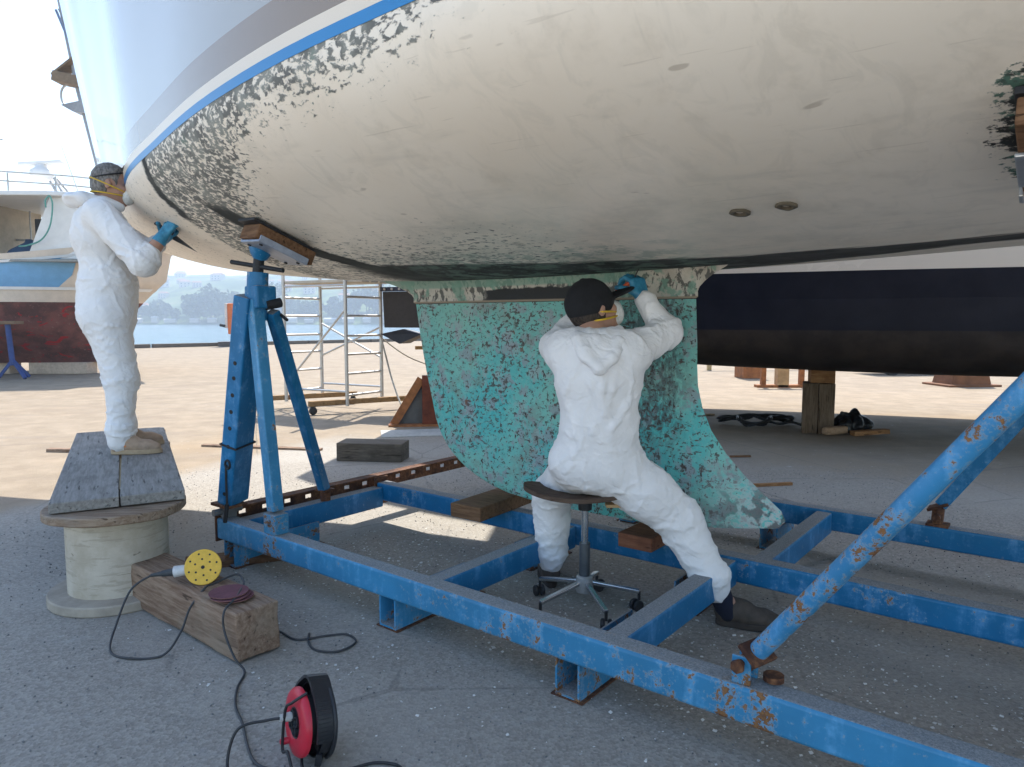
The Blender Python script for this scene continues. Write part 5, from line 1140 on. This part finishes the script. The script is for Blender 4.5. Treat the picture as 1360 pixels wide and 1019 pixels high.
sleeve.cap(shL, shR, .068, .07, .05).cap((.28, 2.99, 1.2), (.42, 2.97, 1.2), .06, .06, .05)
sleeve.chain([shR, elR], [.083, .066], .045).chain([elR, tuple(np.array(wrR) * .97 + np.array(elR) * .03)], [.066, .043], .03)
sleeve.chain([shL, elL], [.08, .066], .045).chain([elL, tuple(np.array(wrL) * .9 + np.array(elL) * .1)], [.066, .045], .03)
sleeve.chain([(.30, 3.06, .68), knL], [.115, .092], .06).chain([knL, (.192, 3.40, .175)], [.092, .075], .04).cap((.192, 3.40, .175), (.19, 3.405, .13), .078, .06, .02)
sleeve.chain([(.415, 3.01, .675), (.58, 3.015, .56), knR], [.125, .108, .095], .06).chain([knR, (.845, 2.955, .205)], [.096, .076], .04).cap((.845, 2.955, .21), (.862, 2.947, .165), .082, .062, .02)
# the folded hood behind the neck
hood = SDF().chain([(.258, 3.0, 1.25), (.268, 2.905, 1.215), (.295, 2.848, 1.155), (.345, 2.822, 1.105), (.40, 2.842, 1.15), (.432, 2.895, 1.21), (.446, 2.99, 1.25), (.43, 3.05, 1.25)], [.024, .026, .024, .023, .024, .026, .024, .02], .012)
hood.ell((.345, 2.868, 1.18), (.085, .026, .07), ((1, 0, 0), (0, .86, -.5), (0, .5, .86)), .02).chain([(.275, 2.93, 1.235), (.345, 2.90, 1.215), (.42, 2.93, 1.235)], [.018, .02, .018], .02)
folds(hood, (.345, 2.90, 1.13), (.345, 2.93, 1.24), 8, .008, .3, 1.2, 61, .2)
folds(sleeve, waist, chest, 16, .007, .5, .9, 3, .35, .009, ph=(2.2, 4.2)); folds(sleeve, (.36, 2.98, .78), (.36, 2.97, 1.12), 26, .006, .7, 1.0, 5, .35, .010)
folds(sleeve, shR, elR, 9, .010, .3, 2.0, 7); folds(sleeve, elR, wrR, 12, .009, .3, 2.2, 8); folds(sleeve, shL, elL, 7, .009, .3, 2.0, 9); folds(sleeve, elL, wrL, 8, .009, .3, 2.0, 10)
folds(sleeve, (.415, 3.01, .675), knR, 16, .011, .35, 1.8, 11); folds(sleeve, knR, (.862, 2.947, .165), 18, .010, .3, 2.0, 12); folds(sleeve, knR, (.862, 2.947, .165), 10, .010, .1, 2.6, 13, t0=.7, t1=1.)
folds(sleeve, knL, (.19, 3.405, .13), 18, .010, .3, 2.0, 14); folds(sleeve, (.19, 3.03, .70), (.52, 3.01, .70), 14, .010, .3, 1.6, 15, .35)
for pq in (((.35, 2.86, 1.15), (.36, 2.835, 1.03), (.365, 2.85, .92)), ((.29, 2.88, 1.14), (.315, 2.845, 1.04), (.35, 2.85, .95)), ((.42, 2.87, 1.14), (.40, 2.845, 1.02), (.375, 2.85, .93)), ((.50, 2.93, 1.05), (.46, 2.87, .95), (.40, 2.85, .86))):
    sleeve.chain(list(pq), [.004, .008, .004], .022)
def wr(amp, zt, cx, cy):
    """Cloth creases: sharp ridges between flat panels, running down the trunk and round the limbs."""
    def g(v):
        trunk = min(max((v.z - zt + .08) / .12, 0), 1)
        a = Vector((v.x * 9 + v.z * 3.2, v.y * 9, v.z * 2.4)); b = Vector((v.x * 5, v.y * 5, v.z * 9))
        w = mnoise.noise_vector(v * 5) * .8
        na = 1 - abs(mnoise.noise(a + w * .6)) * 3.; nb = 1 - abs(mnoise.noise(b + w)) * 3.
        n = na * trunk + nb * (1 - trunk); fine = 1 - abs(mnoise.noise(v * 24 + w * 2)) * 2.2
        return amp * (max(n, 0) ** 2 - .3) * .8 + amp * .12 * (max(fine, 0) ** 2 - .3)
    return g
sdf_obj('coverall', sleeve, .0062, suit, P1, O1, disp=wr(.008, .80, .36, 2.97))
sdf_obj('hood', hood, .005, suit, P1, O1, disp=lambda v: .003 * mnoise.noise(v * 28))
gl = SDF(); gl.cap(tuple(np.array(wrR) * .8 + np.array(elR) * .2), wrR, .04, .034, .02); pR = add_hand(gl, wrR, dR, nR, 1, (1.0, 1.05, 1.1, 1.1), fat=1.14); sdf_obj('glove', gl, .003, glovem, P1, O1)
gl = SDF(); gl.cap(tuple(np.array(wrL) * .8 + np.array(elL) * .2), wrL, .04, .034, .02); add_hand(gl, wrL, dL, nL, -1, (.35, .3, .35, .4), fat=1.14); sdf_obj('glove', gl, .003, glovem, P1, O1)
hair = SDF(); hair.ell(c1 - f1 * .018 + u1 * .012, (.098, .08, .10), A1, .02).cut(c1 + f1 * .105 - u1 * .02, (.10, .14, .15), A1, .01).cut(c1 - u1 * .17, (.2, .2, .10), A1, .02)
hairm = Mat('dark_hair', (.025, .018, .014), .6); hn_ = hairm.noise(1, 3, .6, vec=hairm.tc(scale=(120, 120, 25))); hairm.color(hairm.mix(hn_.ss(.35, .65), (.014, .01, .008), (.055, .04, .03))); hairm.bump(hn_, .003); sdf_obj('hair', hair, .005, hairm.mat, P1, O1)
cp = SDF(); cp.ell(c1 - f1 * .012 + u1 * .03, (.110, .090, .105), A1, .02).cut(c1 - u1 * .255 - f1 * .06, (.32, .3, .25), A1, .012)
cp.ell(c1 + f1 * .125 + u1 * .028, (.092, .076, .012), (f1 + u1 * .06, r1, u1 - f1 * .06), .016); cp.ell(c1 - f1 * .012 + u1 * .134, (.011, .011, .006), A1, .004)
sdf_obj('cap', cp, .0045, capm, P1, O1, disp=lambda v: .0012 * mnoise.noise(v * 40))
mk = SDF(); mk.ell(c1 + f1 * .088 - u1 * .045, (.042, .052, .058), (f1, r1, u1), .02).cap(c1 + f1 * .118 - u1 * .02, c1 + f1 * .122 - u1 * .06, .014, .014, .02); sdf_obj('mask', mk, .0045, maskm, P1, O1)
sp_ = MB(); sp_.tube([p - Vector(O1) for p in ring(c1, f1, r1, u1, .104, .084, -.045, -.012, nape=.72)], .0045, 6, True); sp_.tube([p - Vector(O1) for p in ring(c1, f1, r1, u1, .103, .088, -.012, -.03, nape=.72)], .0042, 6, True); sp_.build('mask_strap', strapm, P1, smooth=True)
eyes(c1, f1, u1, r1, P1, O1)
shoe('shoe', P1, O1, (.872, 2.965), R(-14), shoe_br, sole_d, .004); shoe('shoe', P1, O1, (.195, 3.36), R(96), shoe_br, sole_d, .004)
for a, b in ((anR, (.915, 2.948, .065)), (anL, (.19, 3.43, .065))):
    sk = SDF(); sk.cap(tuple(np.array(a) + np.array((0, 0, .03))), b, .048, .044, .02); sdf_obj('sock', sk, .006, sockm, P1, O1)
MB().box(Vector((.14, 3.345, .50)) - Vector(O1), (.016, .02, .012)).build('suit_tag', capm, P1)
# the scraper in his right hand
gr_ = Vector(pR) + Vector((-.022, -.012, -.01))
tl_ = thing('hand_scraper', 'small scraper with orange handle in the raised right hand of the seated person', 'scraper', tuple(gr_))
ax_ = Vector((-.62, .30, -.45)).normalized()
MB().cyl(-ax_ * .03, ax_ * .06, .0095, .011, 12).build('handle', plain('orange_handle', (.75, .11, .03), .4), tl_, smooth=True, auto=40)
MB().cyl(ax_ * .06, ax_ * .078, .0112, .009, 12).build('pale_end', plain('white_end', (.6, .6, .58), .5), tl_, smooth=True, auto=40)
MB().bar(-ax_ * .03, -ax_ * .085 + Vector((-.02, .02, .02)), .022, .004).build('blade', plain('dark_blade', (.05, .05, .05), .4, .7), tl_, bevel=.001)

# ------------------------------------------------------------- the man standing on the planks
O2 = (-2.5, 4.47, .495)
P2 = thing('person', 'grey haired person in white coverall and mask standing on the planks scraping the bow', 'person', (O2[0] + .065, O2[1] - .10, O2[2]))
fB = np.array((.86, .51, 0.)); rB = np.array((.51, -.86, 0.)); uB = np.array((0, 0, 1.)); AB = (fB, rB, uB)
pel = np.array((-2.54, 4.49, 1.32)); waist = np.array((-2.545, 4.49, 1.52)); chest = np.array((-2.555, 4.49, 1.80)); neck = np.array((-2.525, 4.495, 2.0))
hd = np.array((-2.47, 4.49, 2.105)); f2_ = np.array((.93, .34, -.12)); u2_ = np.array((.12, 0, 1))
shN, shF = chest + rB * .19 + uB * .11, chest - rB * .19 + uB * .11
elN, wrN = np.array((-2.175, 4.24, 1.625)), np.array((-2.085, 4.31, 1.79)); elF, wrF = np.array((-2.33, 4.60, 1.72)), np.array((-2.17, 4.47, 1.785))
hipN, hipF = pel + rB * .085 - uB * .03, pel - rB * .085 - uB * .03
knN, knF = np.array((-2.42, 4.40, .95)), np.array((-2.52, 4.56, .95)); anN, anF = np.array((-2.42, 4.36, .59)), np.array((-2.52, 4.58, .59))
body = SDF(); body.ell(pel, (.12, .16, .12), AB, .05).chain([pel, waist, chest, neck], [.12, .12, .12, .06], .05).ell(chest, (.11, .165, .15), AB, .05).cap(shN, shF, .055, .055, .05).chain([neck, hd - f2_ * .02 - u2_ * .04], [.06, .058], .03)
for a in ([shN, elN, wrN], [shF, elF, wrF]): body.chain(a, [.054, .05, .032], .03)
for a in ([hipN, knN, anN], [hipF, knF, anF]): body.chain(a, [.085, .056, .038], .04)
c2, f2_, u2_, r2, A2 = add_head(body, hd, f2_, u2_)
dN, nN = (.58, .12, .80), (.5, .8, -.1); dF, nF = (.75, -.2, .62), (.1, -.85, -.3)
add_hand(body, wrN, dN, nN, 1, (.55, .65, .75, .8), fat=.8); add_hand(body, wrF, dF, nF, -1, (.9, .95, 1., 1.), fat=.8)
for an in (anN, anF): body.cap(an, an + fB * .12 - uB * .05, .036, .03, .03)
sdf_obj('body', body, .0055, skinm, P2, O2)
su = SDF()
su.ell(pel + uB * .02, (.165, .195, .17), AB, .06).ell(waist + fB * .02, (.162, .19, .2), AB, .08).ell(chest, (.155, .198, .2), AB, .08).ell(chest + uB * .1, (.12, .18, .09), AB, .06).cap(shN, shF, .07, .07, .05)
su.chain([shN, elN + uB * .005], [.088, .078], .045).chain([elN, elN * .78 + wrN * .22], [.078, .064], .03).cap(elN * .84 + wrN * .16, elN * .74 + wrN * .26, .074, .068, .012)
su.chain([shF, elF], [.085, .075], .045).chain([elF, elF * .45 + wrF * .55], [.072, .056], .03)
for hp_, kn, an, sg in ((hipN, knN, anN, 1), (hipF, knF, anF, -1)):
    su.chain([hp_, kn], [.128, .092], .06).chain([kn, an + uB * .06], [.092, .068], .04).cap(an + uB * .05, an - uB * .015, .08, .076, .03)
hood = SDF().chain([neck + rB * .07 - fB * .02, neck + rB * .07 - fB * .11 + uB * .01, neck - fB * .165 + uB * .005, neck - rB * .07 - fB * .11 + uB * .01, neck - rB * .07], [.03, .038, .042, .038, .03], .02)
hood.ell(neck - fB * .13 + uB * .02, (.085, .11, .026), AB, .02).cap(neck + rB * .07, neck + rB * .05 + fB * .08 - uB * .02, .035, .03, .02)
folds(su, shN, elN, 13, .011, .3, 2.0, 21); folds(su, elN - (wrN - elN) * .2, elN * .75 + wrN * .25, 10, .010, .2, 2.4, 22); folds(su, pel, chest + uB * .1, 44, .007, .5, 1.0, 23, .35, .012); folds(su, shF, elF, 7, .01, .3, 2., 24)
folds(su, hipN, knN, 16, .011, .4, 1.5, 25); folds(su, knN, anN, 20, .011, .25, 2.0, 26); folds(su, knF, anF, 14, .011, .25, 2., 27); folds(su, anN + uB * .12, anN, 9, .011, .05, 2.6, 28); folds(su, waist - uB * .04, waist + uB * .04, 12, .010, .2, 1.3, 29, .35)
sdf_obj('coverall', su, .0066, suit2, P2, O2, disp=wr(.0072, .85, 0, 0))
sdf_obj('hood', hood, .006, suit2, P2, O2, disp=lambda v: .004 * mnoise.noise(v * 22))
gl = SDF(); gl.cap(wrN * .78 + elN * .22, wrN, .040, .034, .02); pN = add_hand(gl, wrN, dN, nN, 1, (.55, .65, .75, .8), fat=1.14); sdf_obj('glove', gl, .003, glovem, P2, O2)
gl = SDF(); gl.cap(wrF * .78 + elF * .22, wrF, .040, .034, .02); pF = add_hand(gl, wrF, dF, nF, -1, (.9, .95, 1., 1.), fat=1.16); sdf_obj('glove', gl, .003, glovem, P2, O2)
hair = SDF(); hair.ell(c2 - f2_ * .016 + u2_ * .033, (.102, .082, .098), A2, .02).ell(c2 - f2_ * .05 - u2_ * .02, (.06, .072, .06), A2, .03).cut(c2 + f2_ * .12 + u2_ * .0, (.085, .14, .125), A2, .02).cut(c2 - u2_ * .155, (.2, .2, .09), A2, .02)
for s in (-1, 1): hair.cut(c2 + r2 * .085 * s + f2_ * .005 - u2_ * .015, (.028, .03, .045), A2, .012)
hg = Mat('grey_hair', (.12, .11, .1), .65); hn_ = hg.noise(1, 3, .65, vec=hg.tc(scale=(90, 90, 30))); hg.color(hg.mix(hn_.ss(.35, .65), (.085, .078, .072), (.24, .22, .2))); hg.bump(hn_, .004)
sdf_obj('hair', hair, .0045, hg.mat, P2, O2, disp=lambda v: .003 * mnoise.noise(v * 55))
mk = SDF(); mk.ell(c2 + f2_ * .088 - u2_ * .045, (.045, .054, .06), A2, .02).cap(c2 + f2_ * .12 - u2_ * .02, c2 + f2_ * .125 - u2_ * .06, .014, .014, .02); sdf_obj('mask', mk, .0045, maskm, P2, O2)
sp_ = MB(); sp_.tube([p - Vector(O2) for p in ring(c2, f2_, r2, u2_, .098, .078, -.055, .0)], .0042, 6, True); sp_.tube([p - Vector(O2) for p in ring(c2, f2_, r2, u2_, .108, .086, -.005, -.032)], .0042, 6, True); sp_.build('mask_strap', strapm, P2, smooth=True)
sp_ = MB(); sp_.tube([p - Vector(O2) for p in ring(c2, f2_, r2, u2_, .104, .083, .052, .035)], .0045, 8, True); sp_.build('head_strap', darkm, P2, smooth=True)
eyes(c2, f2_, u2_, r2, P2, O2)
shoe('shoe', P2, O2, tuple(anN - fB * .055), R(12), shoe_tan, sole_t, .4975, length=.285, patch=(orangep, -.041)); shoe('shoe', P2, O2, tuple(anF - fB * .055), R(34), shoe_tan, sole_t, .4975, length=.285)
SH = Vector((.065, -.10, 0)); gp = Vector(pN) + SH; tl2 = thing('hand_scraper', 'flat steel scraper in the near gloved hand of the standing person at the bow', 'scraper', tuple(gp))
MB().cyl((-.05, -.01, -.04), (.025, .01, .02), .009, n=12).build('handle', plain('dark_handle', (.03, .03, .03), .5), tl2, smooth=True, auto=40)
MB().bar((.025, .01, .02), (.085, .035, .055), .03, .003).build('blade', chrome, tl2)
gp = Vector(pF) + SH; tl3 = thing('pointed_scraper', 'black pointed scraper held level in the far gloved hand of the standing person', 'scraper', tuple(gp))
MB().bar((-.09, .0, .045), (.03, .0, -.03), .02, .018).build('handle', blk, tl3, bevel=.005)
q = MB(); q.add([(.03, -.02, -.03), (.03, .02, -.03), (.16, .0, -.13), (.02, -.02, -.055), (.02, .02, -.055)], [(0, 1, 2), (0, 2, 3), (1, 4, 2), (2, 4, 3), (0, 3, 4, 1)]); q.build('blade', blk, tl3)
# ================================================================= the air over the bay
hz_ = MB().box((-100, 650, 44), (2200, 1400, 94.2)); 
hm_ = bpy.data.materials.new('haze_air'); hm_.use_nodes = True; hn = hm_.node_tree; hn.nodes.clear()
pv_ = hn.nodes.new('ShaderNodeVolumePrincipled'); pv_.inputs['Color'].default_value = (.70, .84, 1, 1); pv_.inputs['Density'].default_value = .0014; pv_.inputs['Anisotropy'].default_value = .1
ho = hn.nodes.new('ShaderNodeOutputMaterial'); hn.links.new(pv_.outputs[0], ho.inputs['Volume'])
stuff(hz_.build('haze', hm_))
